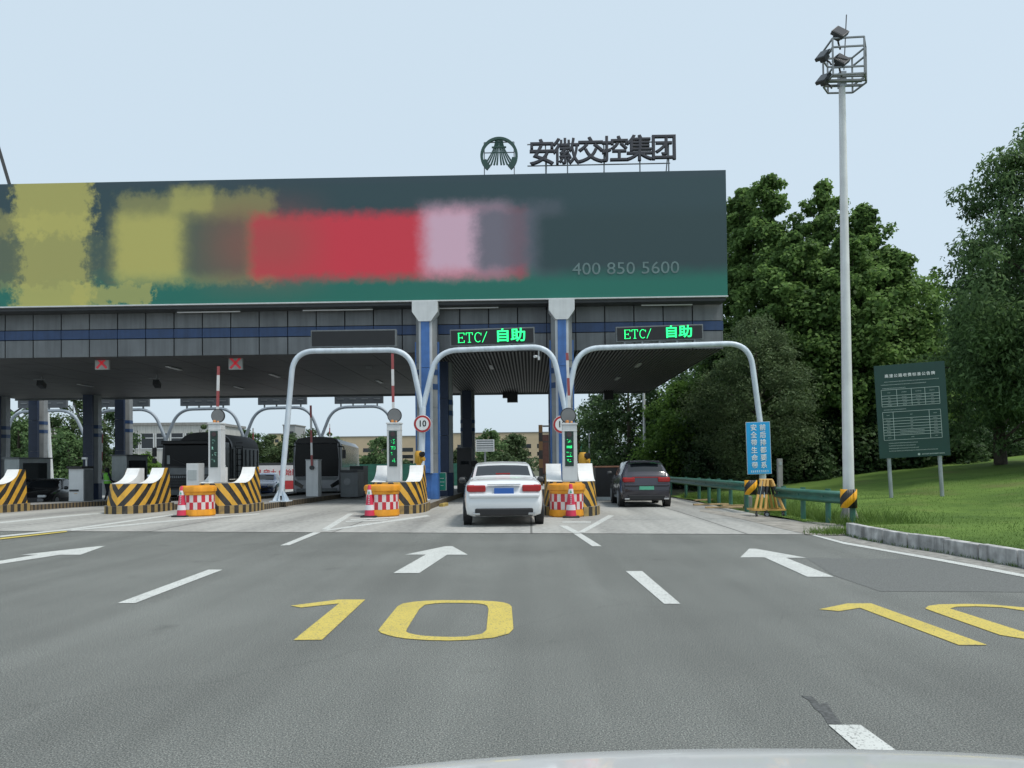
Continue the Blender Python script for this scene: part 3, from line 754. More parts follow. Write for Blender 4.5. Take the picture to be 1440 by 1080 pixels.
def stroke_text(mb, size):
    """thin serif capitals E T C and a slash, as the lamps of the display draw them"""
    h, wd, t = size, size * .52, size * .055
    def b(x0, z0, x1, z1, th): mb.bar((x0, 0, z0), (x1, 0, z1), .012, th) if False else mb.quad(rect(x0, z0, x1, z1, th))
    def rect(x0, z0, x1, z1, th):
        d = Vector((x1 - x0, 0, z1 - z0)).normalized(); nn = Vector((-d.z, 0, d.x)) * th / 2
        a, c = Vector((x0, 0, z0)), Vector((x1, 0, z1)); return [a - nn, c - nn, c + nn, a + nn]
    x = 0
    b(x + .12 * wd, 0, x + .12 * wd, h, t * 1.6); b(x, 0, x + wd, 0, t); b(x, h, x + wd, h, t); b(x + .1 * wd, h / 2, x + .7 * wd, h / 2, t); b(x + .7 * wd, h * .38, x + .7 * wd, h * .62, t); b(x + wd, 0, x + wd, .22 * h, t); b(x + wd, h, x + wd, .78 * h, t)
    x += wd * 1.32
    b(x + wd / 2, 0, x + wd / 2, h, t * 1.3); b(x, h, x + wd, h, t); b(x, h, x, .76 * h, t); b(x + wd, h, x + wd, .76 * h, t); b(x + .25 * wd, 0, x + .75 * wd, 0, t)
    x += wd * 1.36
    pr = None
    for k in range(15):
        a = R(48 + k * 264 / 14); q = (x + wd * .52 + wd * .5 * math.cos(a), h / 2 + h * .5 * math.sin(a))
        if pr: b(pr[0], pr[1], q[0], q[1], t * 1.2)
        pr = q
    b(x + wd, h * .96, x + wd, h * .7, t)
    x += wd * 1.2
    b(x, -.05 * h, x + wd * .75, 1.08 * h, t)
    return x + wd
for i, (x0, x1, y0, y1, lit, lab) in enumerate(((437, 557, 462, 489.5, 0, 'unlit black display board above the left white pipe arch'), (633, 752, 460, 487, 1, 'lit green display board between the two blue columns'), (866.5, 989, 456, 481, 1, 'lit green display board at the right end of the canopy'))):
    Yd = YA + .02; a, b = P(x0, y1, Yd), P(x1, y0, Yd); wd, h = b.x - a.x, b.z - a.z - .04
    cx, cz = (a.x + b.x) / 2, (a.z + b.z) / 2
    t = thing('display_board', lab, 'display board', (cx, Yd, cz - h / 2), group='display boards on the pipe arches')
    t.rotation_euler.y = R((0, -1.1, -1.1)[i])
    MB().box((0, .1, h / 2), (wd, .2, h)).build('housing', M['midgrey'], t, bevel=.01)
    MB().box((0, -.006, h / 2), (wd - .09, .02, h - .09)).build('led_screen', M['led'], t)
    for k in range(5):
        xx = -wd * .4 + wd * .2 * k; mb = MB(); mb.box((xx, .05, -.05), (.06, .06, .11)); mb.box((xx + .12, .05, -.025), (.22, .03, .02))
        mb.build('bracket', M['grey'], t)
    if lit:
        mb = MB(); stroke_text(mb, h * .56)
        o = mb.build('lettering', M['ledgreen'], t, fix=False); o.location = (-wd * .405, -.022, h * .21); o.scale = (1.28, 1, 1)
        text('自助', h * .82, M['ledgreen'], t, (wd * .215, -.024, h * .50), bev=.010, ext=.001, sp=1.0, sx=1.12)

# round speed signs fixed to the arch posts
for i, (px, py2, lab) in enumerate(((594, 596, 'round white speed sign with red rim reading 10 before the left blue column'), (790, 597, 'round speed sign with red rim half hidden behind a lane cabinet'))):
    Yd = YA - .16; p = P(px, py2, Yd)
    t = thing('speed_sign', lab, 'road sign', tuple(p), group='round speed signs')
    MB().lathe([(.295, -.012), (.295, .012)], 40, axis='Y').build('rim', M['red'], t)
    MB().lathe([(.225, -.005), (.225, .012)], 40, (0, -.014, 0), 'Y').build('face', M['pcwhite'], t)
    MB().lathe([(.3, -.004), (.31, .006), (.3, .02)], 40, (0, .01, 0), 'Y').build('edge', M['white'], t)
    text('10', .30, M['black'], t, (0, -.022, 0), bold=.006, ext=.003, sx=.95)
    MB().box((0, .05, 0), (.1, .08, .06)).build('clamp', M['grey'], t)
p = P(757, 503, YA)
t = thing('gantry_camera', 'small white camera hanging under the pipe arch by the right blue column', 'camera', tuple(p))
MB().bar((.02, 0, 0), (.02, 0, .3), .03).build('bracket', M['white'], t); MB().tube([(-.13, -.1, .03), (-.03, .06, .05)], .05, 10).box((.02, 0, -.02), (.07, .07, .12)).build('housing', M['white'], t)

# blue safety sign on the right leg of the last arch
a, b = P(1051, 667, YA - .2), P(1084, 593, YA - .2)
wd, h = b.x - a.x, b.z - a.z
t = thing('safety_sign', 'upright blue sign with two columns of white Chinese writing on the arch leg', 'sign', ((a.x + b.x) / 2, YA - .2, a.z)); t.rotation_euler.y = R(-1.2)
MB().box((0, 0, h / 2), (wd, .03, h)).build('frame', M['white'], t)
MB().box((0, -.006, h / 2), (wd - .03, .03, h - .03)).build('panel', M['signblue'], t)
for s, body in ((-1, '安全带生命带'), (1, '前后排都要系')):
    for k, ch in enumerate(body):
        text(ch, .23, M['pcwhite'], t, (s * .155, -.024, h - .21 - k * (h - .44) / 5.25), bev=.005, ext=.001, sx=.95)
mb = MB(); dashes(mb, -.30, .30, .10, .075, -.022, random.Random(3), 1.0); mb.build('small_print', M['pcwhite'], t)
MB().box((0, .08, h * .3), (.3, .13, .05)).box((0, .08, h * .7), (.3, .13, .05)).build('clamp', M['grey'], t)

# ------------------------------------------------------------------ toll islands: kerbed slab, striped ramp nose
HW, LN = .84, 2.0
def nose_outline(hw, ln, pt=1.0, n=8):
    """plan of the nose, from rear left round the front to rear right (local: y back from the tip)"""
    left = [(-hw, ln), (-hw, ln * .78), (-hw, ln * .58), (-hw * .98, .95), (-hw * .86, .55), (-hw * .62, .2), (-hw * .3, .04)]
    return left + [(0, 0)] + [(-x, y) for x, y in left[::-1]]
def topz(y):                                             # side wall height: flat, then a concave ramp up
    t = min(1, max(0, (y - .80) / .92)); return .92 + .48 * (1 - math.sqrt(max(0, 1 - t * t)))
def island(label, px, py, length, updown, stripes=True, hw=HW, mirror=None, slab_hw=None):
    f = G(px, py); f.z = gz(f.x, f.y)
    t = thing('toll_island', label, 'traffic island', tuple(f))
    Z = lambda y: gz(f.x, f.y + y) - f.z
    out = nose_outline(hw + .07, LN + .1); sh = slab_hw or hw + .02
    # kerb ring under the nose, painted in upright stripes, then the long slab behind
    mb = MB(); u = 0; ring = [(-sh, length)] + [(-sh, LN + .4)] + out + [(sh, LN + .4), (sh, length)]
    for i in range(len(out) - 1):
        (x0, y0), (x1, y1) = out[i], out[i + 1]; d = math.hypot(x1 - x0, y1 - y0); us = 1
        mb.quad([(x0, y0, -.05), (x1, y1, -.05), (x1, y1, .25), (x0, y0, .25)], [(u, 0), (u + d, 0), (u + d, .3), (u, .3)]); u += d
    ko = mb.build('nose_kerb', M['kerbstripe'], t)
    k = MB().prism(out, .251, .249); k.f = k.f[:1]; k.build('kerb_top', M['conc'], ko)
    n = 10
    for s in (-1, 1):
        mb = MB()
        for i in range(n):
            a, b = LN + .1 + (length - LN) * i / n, LN + .1 + (length - LN) * (i + 1) / n
            mb.quad([(s * sh, a, Z(a) - .05), (s * sh, b, Z(b) - .05), (s * sh, b, Z(b) + .2), (s * sh, a, Z(a) + .2)], [(a, 0), (b, 0), (b, .25), (a, .25)])
        mb.build('slab_kerb', M['kerbstripe2'], t)
    mb = MB()
    for i in range(n):
        a, b = LN + .1 + (length - LN) * i / n, LN + .1 + (length - LN) * (i + 1) / n
        mb.quad([(-sh, a, Z(a) + .2), (sh, a, Z(a) + .2), (sh, b, Z(b) + .2), (-sh, b, Z(b) + .2)])
    mb.quad([(-sh, LN + .1, .2), (sh, LN + .1, .2), (sh, LN + .1, .25), (-sh, LN + .1, .25)])
    mb.build('slab', M['conc'], t)
    # striped block whose side walls sweep up into the ramps
    base, top = nose_outline(hw, LN), nose_outline(hw - .07, LN - .12)
    base = [(x, y + .05) for x, y in base]; top = [(x, y + .17) for x, y in top]
    def dens(o):
        r = []
        for (x0, y0), (x1, y1) in zip(o, o[1:]):
            for q in range(4): r.append((x0 + (x1 - x0) * q / 4, y0 + (y1 - y0) * q / 4))
        return r + [o[-1]]
    B_, T_ = dens(base), dens(top); mid = len(B_) // 2; mb = MB()
    ul = [0]
    for i in range(1, len(B_)): ul.append(ul[-1] + math.hypot(B_[i][0] - B_[i - 1][0], B_[i][1] - B_[i - 1][1]))
    um = ul[mid]
    for i in range(len(B_) - 1):
        (x0, y0), (x1, y1), (X0, Y0), (X1, Y1) = B_[i], B_[i + 1], T_[i], T_[i + 1]
        h0, h1 = topz(Y0), topz(Y1); u0, u1 = abs(ul[i] - um), abs(ul[i + 1] - um)
        mb.quad([(x0, y0, .25), (x1, y1, .25), (X1, Y1, h1), (X0, Y0, h0)], [(u0, .25), (u1, .25), (u1, h1), (u0, h0)])
    blk = mb.build('nose_block', M[updown], t, fix=True)
    poly = [p for p in T_ if p[1] < .9]
    k = MB(); k.quad([(x, y, .918) for x, y in poly] + [(hw - .07, LN - .05, .918), (-hw + .07, LN - .05, .918)]); k.build('nose_deck', M['conc'], blk)
    for s in (-1, 1):
        mb = MB(); xo, xi = s * (hw - .072), s * (hw - .50); yy = [.80 + (LN - .76) * q / 18 for q in range(19)]
        for a, b in zip(yy, yy[1:]):
            mb.quad([(xi, a, topz(a)), (xo, a, topz(a)), (xo, b, topz(b)), (xi, b, topz(b))])
            mb.quad([(xi, a, .919), (xi, b, .919), (xi, b, topz(b)), (xi, a, topz(a))])
        e = yy[-1]
        mb.quad([(xi, e, .25), (xo, e, .25), (xo, e, topz(e)), (xi, e, topz(e))])
        mb.build('white_ramp', mat('white_ramp_paint', (.76, .77, .76), .55, var=.06, streak=.12), t)
    return t, f
I0, F0 = island('striped toll island at the left edge of the picture, nearest the black sedan', -61, 724, 26, 'chev_up')
I1, F1 = island('toll island with the chevron pointed nose, no barrel before it', 163, 723.5, 22, 'chev_up', hw=.70)
I2, F2 = island('toll island with a striped nose behind the leftmost checkered barrel', 295, 723.5, 22, 'chev_dn', hw=.80)
I3, F3 = island('toll island with a striped nose at the foot of the left blue column', 548, 724, 22, 'chev_dn', hw=.80)
I4, F4 = island('short striped toll island beside the white sedan at the right blue column', 806, 727, 20, 'chev_dn', hw=.74)
rnd = random.Random(11)
# painted kerb stub beside the third island
p = G(624, 712); t = thing('kerb_stub', 'broken yellow painted kerb piece beside the left blue column island', 'kerb', tuple(p))
MB().box((0, 0, .05), (.16, .9, .12), rz=R(-4)).build('block', mat('worn_yellow_kerb', (.34, .25, .07), .85, var=.4, scale=9, bump=.5), t, bevel=.02)

# checkered barrels and cones
def barrel(label, px, py, first=[None]):
    g = G(px, py); g.y += .46; g.x *= g.y / (g.y - .46)
    if first[0] is not None: return dup(first[0], g, label, rz=rnd.uniform(0, 6))
    t = thing('crash_barrel', label, 'barrel', tuple(g), group='checkered crash barrels'); first[0] = t
    MB().lathe([(.44, 0), (.47, .04), (.465, .14), (.455, .20)], 40).build('base_band', M['orange'], t, smooth=True)
    MB().lathe([(.452, .204), (.45, .4), (.446, .612)], 52, uvs=True).build('checker_band', M['check'], t, smooth=True)
    MB().lathe([(.455, .616), (.47, .66), (.465, .70), (.50, .715), (.505, .80), (.49, .85), (.44, .875), (.2, .885), (.02, .887)], 40).build('lid', M['orange'], t, smooth=True)
    return t
barrel('checkered orange barrel with a cone at its left side, leftmost of three', 279, 727)
barrel('checkered orange barrel with a cone standing before it, middle island', 538, 727.5)
barrel('checkered orange barrel right beside the white sedan', 797, 728)
def cone(label, px, py, first=[None]):
    g = G(px, py)
    if first[0] is not None: return dup(first[0], g, label)
    t = thing('traffic_cone', label, 'traffic cone', tuple(g), group='pink traffic cones'); first[0] = t
    MB().box((0, 0, .025), (.43, .43, .05)).build('base', M['tyre'], t, bevel=.02)
    prof = lambda z: .15 - .105 * (z / .86)
    pk = mat('cone_pink', (.62, .035, .085), .45, var=.15)
    MB().lathe([(prof(z), z) for z in (.05, .2)], 24).lathe([(prof(z), z) for z in (.34, .62)], 24).lathe([(prof(z), z) for z in (.75, .86)] + [(.035, .875), (.015, .876)], 24).build('body', pk, t, smooth=True)
    wt = mat('cone_white_sleeve', (.70, .68, .70), .4, var=.1)
    for a, b in ((.2, .34), (.62, .75)):
        MB().lathe([(prof(a) + .003, a), (prof(b) + .003, b)], 24).build('reflective_band', wt, t, smooth=True)
    MB().quad([(-.03, -prof(.65) - .007, .645), (.03, -prof(.65) - .007, .645), (.0, -prof(.72) - .007, .725)]).build('green_mark', mat('mark_green', (.03, .35, .2), .5), t)
    mb = MB(); r2 = random.Random(8)
    for k in range(5):
        z = .38 + k * .05; y = -prof(z) - .006
        mb.box((0, y, z), (.05, .004, .008)).box((0, y, z + .014), (.036, .004, .007)).box((r2.uniform(-.01, .01), y - .001, z + .006), (.008, .004, .034))
    mb.build('lettering', wt, t)
    return t
cone('pink traffic cone left of the leftmost checkered barrel', 256, 727)
cone('pink traffic cone before the barrel of the middle island', 520, 727.5)
cone('pink traffic cone right of the white sedan', 803, 728)

# lane cabinets with narrow led panel, round signal disc on top
def lane_cabinet(label, px, f, zt_px, first=[None]):
    Yc = f.y + 1.15; x = XA(px, Yc, 640); z0 = f.z + .92; h = ZA(px, zt_px, Yc) - z0
    t = thing('lane_cabinet', label, 'display cabinet', (x, Yc, z0), group='lane display cabinets')
    MB().box((0, 0, h / 2), (.40, .34, h)).build('body', M['white'], t, bevel=.012)
    MB().box((0, 0, h + .03), (.44, .38, .05)).box((0, 0, h - .16), (.42, .36, .02)).build('cap', M['white'], t, bevel=.008)
    MB().box((-.015, -.17, h * .575), (.24, .02, h * .62)).build('led_panel', mat('led_panel_green', (.012, .035, .028), .4, var=.15), t)
    mb = MB(); r2 = random.Random(int(px)); lit = px > 400
    for k in range(4):
        zc = h * .575 + h * .62 * (.20 - k * .175)
        for q in range(7):
            if r2.random() < .75:
                ln = r2.uniform(.015, .07)
                if r2.random() < .6: mb.box((-.015 + r2.uniform(-.06, .06), -.184, zc + r2.uniform(-.07, .07)), (ln, .006, .008))
                else: mb.box((-.015 + r2.uniform(-.07, .07), -.184, zc + r2.uniform(-.05, .05)), (.008, .006, ln))
    if px > 700:
        for dz in (.03, -.21, .07): mb.box((-.015, -.186, h * .575 + dz), (.15, .006, .014))
    mb.build('lit_characters', M['ledgreen'] if lit else mat('pale_green_led', (.25, .5, .42), .5, var=0, emit=.25), t)
    MB().lathe([(.075, -.006), (.075, .006)], 24, (-.015, -.184, h * .575 + h * .62 * .41), 'Y').build('red_lamp', mat('unlit_lamp', (.05, .03, .032), .2, var=.1), t)
    d = MB().lathe([(.215, -.02), (.222, 0), (.215, .04)], 36, (-.02, .14, h + .28), 'Y').build('signal_disc', mat('disc_rim', (.03, .028, .03), .4), t, smooth=True)
    MB().lathe([(.195, -.005), (.195, .0)], 36, (-.02, .118, h + .28), 'Y').build('disc_face', mat('disc_face_grey', (.17, .175, .175), .5, var=.1), d)
    MB().bar((-.02, .17, 0.0), (-.02, .17, h + .2), .05).build('disc_post', M['grey'], t)
    MB().lathe([(.04, 0), (.05, .04), (.035, .085)], 14, (-.06, -.04, h + .056)).lathe([(.03, 0), (.035, .03), (.02, .055)], 12, (.06, -.06, h + .056)).build('beacon', mat('amber_beacon', (.55, .22, .06), .3), t, smooth=True)
    return t
lane_cabinet('white lane cabinet with narrow dim display before the dump truck', 305, F2, 597)
lane_cabinet('white lane cabinet with green display left of the left blue column', 555, F3, 597)
lane_cabinet('white lane cabinet with green display before the right blue column', 801, F4, 598)

# raised barrier arms
def barrier(label, px, Yb, top_px, x_top, cab=(.42, .34, .95), zb=None, dz=0, cw=None, dark=False):
    x = XA(px, Yb, 650); z0 = gz(x, Yb) + .2 if zb is None else zb
    t = thing('barrier_gate', label, 'barrier', (x, Yb, z0), group='raised toll barriers')
    w_, d_, h_ = cab
    MB().box((0, 0, h_ / 2), (w_, d_, h_)).build('cabinet', M['white'], t, bevel=.015)
    MB().box((0, 0, h_ + .02), (w_ + .03, d_ + .03, .04)).build('cap', M['dark'] if dark else M['pale'], t)
    tp = P(x_top, top_px, Yb - d_ / 2 - .1) - Vector((x, Yb, z0))
    a = Vector((.02, -d_ / 2 - .08, h_ * .8)); b = Vector((tp.x, -d_ / 2 - .08, tp.z))
    mb = MB(); wd = .040; n = Vector((b.z - a.z, 0, -(b.x - a.x))).normalized() * wd; L_ = (b - a).length
    pts = [a - n, a + n, b + n, b - n]
    for off in (0, .05):
        mb.quad([p + Vector((0, off, 0)) for p in pts], [(0, 0), (.1, 0), (.1, L_), (0, L_)])
    for i in range(4):
        p, q = pts[i], pts[(i + 1) % 4]; o_ = Vector((0, .05, 0)); v = [0, 0, L_, L_]
        mb.quad([p, q, q + o_, p + o_], [(0, v[i]), (0, v[(i + 1) % 4]), (0, v[(i + 1) % 4]), (0, v[i])])
    mb.build('arm', M['armstripe'], t)
    MB().lathe([(.09, -.05), (.09, .09)], 16, (a.x, a.y, a.z), 'Y').build('pivot', M['dark'], t)
    return t
barrier('raised red and white barrier arm behind the leftmost lane cabinet', 307, F2.y + 2.75, 515, 306.5, zb=F2.z + .92, cab=(.36, .3, .5))
barrier('raised barrier arm left of the left blue column, in front of the unlit board', 555, F3.y + 2.75, 497, 551.5, zb=F3.z + .92, cab=(.36, .3, .5))
barrier('raised barrier arm in front of the right blue column', 803, F4.y + 2.75, 496, 797.5, zb=F4.z + .92, cab=(.36, .3, .5))
barrier('raised barrier arm on a tall white cabinet before the grey coach', 441, 31.2, 570, 436.5, cab=(.52, .5, 1.52))
barrier('slim raised barrier far behind the dump truck, beside the red banner', 358, 47, 602, 355.5, cab=(.45, .4, 1.35))
barrier('dark tipped raised barrier beyond the coach roof', 464, 60, 596, 463.5, cab=(.45, .4, 1.35))
barrier('raised barrier beside the grey column behind the person in the green vest', 145, 44, 608, 143.5, cab=(.4, .4, 1.3))

# booths, machines and cabinets on the islands
def cabinet(name, label, cat, x0, x1, y0, y1, Yc, depth, m, side=None, cap=None, group=None):
    a, b = P(x0, y1, Yc), P(x1, y0, Yc); wd, h = b.x - a.x, b.z - a.z; zg = min(a.z, gz(a.x, Yc) + .2) if cap != 'high' else a.z
    t = thing(name, label, cat, ((a.x + b.x) / 2, Yc, zg), group=group); h = b.z - zg
    MB().box((0, depth / 2, h / 2), (wd, depth, h)).build('body', m, t, bevel=.012)
    return t, wd, h
t, wd, h = cabinet('ticket_machine', 'white ticket machine with a black cap and dark slot beside the black sedan', 'machine', 96.5, 117, 659, 707, 29.5, .7, M['white'])
MB().box((0, .3, h + .05), (wd + .04, .8, .10)).build('cap', M['black'], t, bevel=.02); MB().box((-wd * .12, -.012, h * .36), (wd * .62, .03, .07)).build('slot', M['dark'], t)
MB().box((0, -.008, h * .27), (.12, .02, .012)).build('yellow_mark', M['yellow'], t)
MB().box((wd * .42, .3, h + .25), (.05, .05, .35)).box((wd * .35, .25, h + .42), (.2, .1, .08)).build('camera', M['white'], t)
MB().span((wd / 2 + .003, .05, 0), (wd / 2 + .02, .65, h - .03)).build('side_panel', M['midgrey'], t)
t, wd, h = cabinet('toll_booth', 'grey toll booth at the left edge behind the striped island nose', 'booth', 6, 27, 645, 706, 33, 2.2, M['pale'])
MB().box((0, 1.1, h + .03), (wd + .1, 2.4, .06)).build('roof', M['midgrey'], t); MB().span((wd / 2 + .003, .25, h * .4), (wd / 2 + .02, 1.9, h * .9)).build('window', M['glass'], t)
t, wd, h = cabinet('toll_booth', 'grey toll booth behind the person in the green vest', 'booth', 157, 178, 641, 705, 36, 2.0, M['pale'])
MB().box((0, 1.0, h + .03), (wd + .1, 2.2, .06)).build('roof', M['midgrey'], t); MB().span((wd / 2 + .003, .2, h * .4), (wd / 2 + .02, 1.8, h * .9)).build('window', M['glass'], t)
t, wd, h = cabinet('payment_machine', 'pale green payment machine in front of the dump truck grille', 'machine', 262, 279, 651.5, 700, 27, .5, M['white'])
MB().box((0, -.006, h * .7), (wd * .7, .02, h * .25)).build('panel', M['pale'], t)
t, wd, h = cabinet('payment_terminal', 'tall black payment terminal left of the white sedan', 'machine', 643, 663, 631, 701, 34.5, .6, M['black'])
MB().box((.02, -.008, h * .72), (wd * .55, .02, .16)).build('screen', M['glass'], t)
mb = MB(); r2 = random.Random(2)
for k in range(4):
    z = h * .42 - k * .17
    for q in range(3): mb.box((.03 + r2.uniform(-.03, .03), -.012, z + (q - 1) * .035), (.11, .012, .012))
    mb.box((.03, -.013, z), (.014, .012, .10))
mb.build('lettering', M['grey'], t); MB().span((-wd / 2 - .02, -.1, h), (wd / 2 + .02, .7, h + .05)).build('cap', M['dark'], t)
t, wd, h = cabinet('terminal_camera', 'small black reader box right of the tall black payment terminal', 'reader', 664, 671, 648, 656, 35, .2, M['black'], cap='high')
MB().span((-.04, .1, -(P(667, 656, 35).z - gz(-2, 35)) + .2), (.04, .18, 0)).build('post', M['dark'], t)
t, wd, h = cabinet('guard_block', 'low dark grey lane block right of the coach', 'barrier block', 479, 503, 664, 699, 33, 1.2, M['midgrey'])
MB().span((-wd * .5, -.05, h), (wd * .5, 1.25, h + .1)).build('top', M['dark'], t); MB().lathe([(.16, -.01), (.16, .01)], 20, (-.08, -.012, h * .62), 'Y').build('round_mark', M['grey'], t)
t, wd, h = cabinet('guard_block', 'taller dark lane block behind the low block by the coach', 'barrier block', 492, 511, 657, 699, 35, 1.0, M['dark'])
MB().span((-wd * .5, -.03, h), (wd * .5, 1.03, h + .06)).build('top', M['black'], t)
t, wd, h = cabinet('info_panel', 'small green notice panel with white lines at the left blue column foot', 'notice', 617, 627.5, 664.5, 690, 27.6, .03, M['white'], cap='high')
MB().box((0, -.012, h / 2), (wd - .03, .02, h - .03)).build('face', mat('notice_green', (.01, .22, .15), .4), t)
mb = MB(); 
for k, l_ in enumerate((.5, .62, .34)): mb.box((-wd * .05, -.025, h * (.68 - .2 * k)), (wd * l_, .006, .015))
mb.build('lettering', M['pcwhite'], t)
t, wd, h = cabinet('lane_kiosk', 'low black box kiosk with a pale orange top edge left of the dark car', 'kiosk', 838, 872, 657, 703, 29.5, 1.5, M['black'])
MB().span((-wd / 2 - .03, -.05, h), (wd / 2 + .1, 1.5, h + .055)).build('top_edge', mat('faded_orange_edge', (.42, .19, .11), .5), t); MB().span((-wd / 2, -.12, .0), (wd / 2, -.003, .12)).build('sill', M['pale'], t)
# yellow horn posts
for i, (px, yt, yb, f, lab) in enumerate(((589, 634, 672, F3, 'yellow horn shaped lane device on a post before the left blue column'), (820, 636, 680, F4, 'yellow horn shaped lane device on a post right of the right blue column'))):
    Yd = f.y + 3.2; p = P(px, yb, Yd); zt = ZA(px, yt, Yd)
    t = thing('lane_horn', lab, 'lane device', (p.x, Yd, f.z + .25), group='yellow lane devices'); h = zt - f.z - .25
    MB().lathe([(.085, 0), (.085, h - .42)], 16).build('post', M['yellow'], t, smooth=True)
    MB().lathe([(.10, h - .42), (.13, h - .36), (.135, h - .1), (.09, h)], 18).build('head', M['yellow'], t, smooth=True)
    MB().tube([(0, 0, h - .1), (.16, -.12, h - .12)], [.07, .095], 14).build('visor', M['black'], t); MB().tube([(.0, 0, h - .26), (.2, -.1, h - .27)], [.06, .07], 12).build('snout', M['yellow'], t)

# ------------------------------------------------------------------ vehicles (local +Y is forward)
def car(label, loc, rz, L, Wd, H, paint, kind='sedan', plate=None, tail=True, name='parked_car', cat='car', group=None):
    t = thing(name, label, cat, loc, rz, group)
    if kind == 'sedan':
        T = [0, .012, .03, .07, .16, .205, .33, .43, .55, .62, .735, .86, .95, .985, 1]
        ZTOP = [.66, .80, .98, 1.045, 1.075, 1.09, 1.40, 1.455, 1.44, 1.35, 1.00, .90, .78, .66, .55]
        ZBEL = [.62, .76, .93, .975, .985, .985, .965, .945, .93, .925, .92, .84, .72, .60, .50]
        ZBOT = [.36, .28, .24, .22, .20, .20, .19, .19, .19, .19, .19, .20, .22, .25, .30]
        glass_s, glass_r, glass_f = (.225, .665), (.215, .322), (.62, .727)
    else:
        T = [0, .012, .03, .05, .09, .14, .25, .40, .55, .62, .72, .86, .95, .985, 1]
        ZTOP = [.70, .90, 1.02, 1.10, 1.30, 1.43, 1.455, 1.455, 1.43, 1.35, 1.05, .98, .86, .72, .6]
        ZBEL = [.66, .84, .97, 1.02, 1.03, 1.03, 1.02, 1.0, .985, .98, .96, .90, .80, .66, .55]
        ZBOT = [.38, .30, .26, .24, .22, .22, .22, .22, .22, .22, .22, .22, .24, .28, .32]
        glass_s, glass_r, glass_f = (.12, .66), (.052, .13), (.62, .712)
    hw = Wd / 2; sc = H / 1.455
    HWD = [.86, .90, .935, .955, .985, .99, 1, 1, 1, 1, .985, .97, .91, .86, .78]
    RW = [.70, .74, .80, .83, .80, .79, .72, .705, .705, .72, .80, .80, .74, .68, .6]
    if kind != 'sedan': RW = [.70, .74, .80, .76, .71, .69, .69, .69, .69, .70, .80, .80, .74, .68, .6]
    n = 64; ts = [i / (n - 1) for i in range(n)]; ts = sorted(ts + [.008, .02, .04])
    n = len(ts); g = lambda a: np.interp(ts, T, a)
    def smooth(a, k=2):
        for _ in range(k):
            b = a.copy(); b[1:-1] = (a[:-2] + 2 * a[1:-1] + a[2:]) / 4; a = b
        return a
    zt, zb, z0, hw_, rw = smooth(g(ZTOP)) * sc, smooth(g(ZBEL)) * sc, g(ZBOT), smooth(g(HWD)) * hw, smooth(g(RW)) * hw
    rings = []
    for i in range(n):
        a, b, z, h, r = zt[i], zb[i], z0[i], hw_[i], rw[i]
        b = min(b, a - .03)
        half = [(0, z), (h * .80, z), (h * .95, z + .05), (h * .985, z + .30 * (b - z)), (h, z + .52 * (b - z)), (h * .985, z + .76 * (b - z)), (h * .955, b - .045), (h * .925, b),
                (r + (h * .915 - r) * .62, b + (a - b) * .36), (r + (h * .90 - r) * .24, b + (a - b) * .70), (r, a - min(.06, (a - b) * .35)), (r * .90, a - min(.018, (a - b) * .1)), (r * .55, a), (0, a + .008)]
        rings.append(half + [(-x, zz) for x, zz in half[-2:0:-1]])
    m = len(rings[0]); hn = 14
    def side_id(j): return min(j, m - j - 1) if j >= hn else j      # strip index on either side
    V = [(x, (ts[i] - .5) * L, z) for i in range(n) for x, z in rings[i]]
    parts = {'body': MB(), 'side_window': MB(), 'rear_window': MB(), 'windscreen': MB()}
    for p_ in parts.values(): p_.v = list(V)
    for i in range(n - 1):
        tm = (ts[i] + ts[i + 1]) / 2
        for j in range(m):
            k = (j + 1) % m; q = (i * m + j, i * m + k, (i + 1) * m + k, (i + 1) * m + j)
            jj = j if j < hn - 1 else m - 1 - j
            dst = 'body'
            if jj in (7, 8, 9) and glass_s[0] < tm < glass_s[1] and not .437 < tm < .452 and zt[i] - zb[i] > .12 and not (tm > .6 and jj == 9): dst = 'side_window'
            if jj in (11, 12) and glass_r[0] < tm < glass_r[1]: dst = 'rear_window'
            if jj in (11, 12) and glass_f[0] < tm < glass_f[1]: dst = 'windscreen'
            parts[dst].f.append(q)
    for i, e in ((0, 1), (n - 1, 0)): parts['body'].f.append(tuple(i * m + j for j in range(m))[:: 1 if e else -1])
    for nm, p_ in parts.items():
        used = sorted({v for f in p_.f for v in f}); mp = {v: k for k, v in enumerate(used)}
        p_.v = [p_.v[v] for v in used]; p_.f = [tuple(mp[v] for v in f) for f in p_.f]
        p_.build(nm, paint if nm == 'body' else M['glass'], t, smooth=True, angle=50)
    for s in (-1, 1):
        for tt in (.185, .80):
            y = (tt - .5) * L; rr = .325
            wv = MB().lathe([(.10, -.1), (rr * .8, -.1), (rr, -.07), (rr, .07), (rr * .8, .1), (.1, .1)], 24, (s * (hw - .095), y, rr), 'X').build('wheel', M['tyre'], t, smooth=True)
            MB().lathe([(rr * .68, -.108), (rr * .66, .108)], 20, (s * (hw - .095), y, rr), 'X').build('rim', M['galv'], wv)
            MB().lathe([(rr + .055, -.09), (rr + .055, .088)], 24, (s * (hw - .094), y, rr + .01), 'X').build('wheel_arch', M['black'], t)
        ym = (.645 - .5) * L
        MB().lathe([(.01, -.10), (.07, -.07), (.085, 0), (.07, .06), (.01, .08)], 12, (s * (hw + .10), ym, zb[int(.64 * n)] + .06), 'X').build('mirror', M['dark'], t, smooth=True)
        MB().box((s * (hw - .04), (.44 - .5) * L, .86 * sc), (.10, .0, .0)) if False else None
    yr = lambda tt: (tt - .5) * L
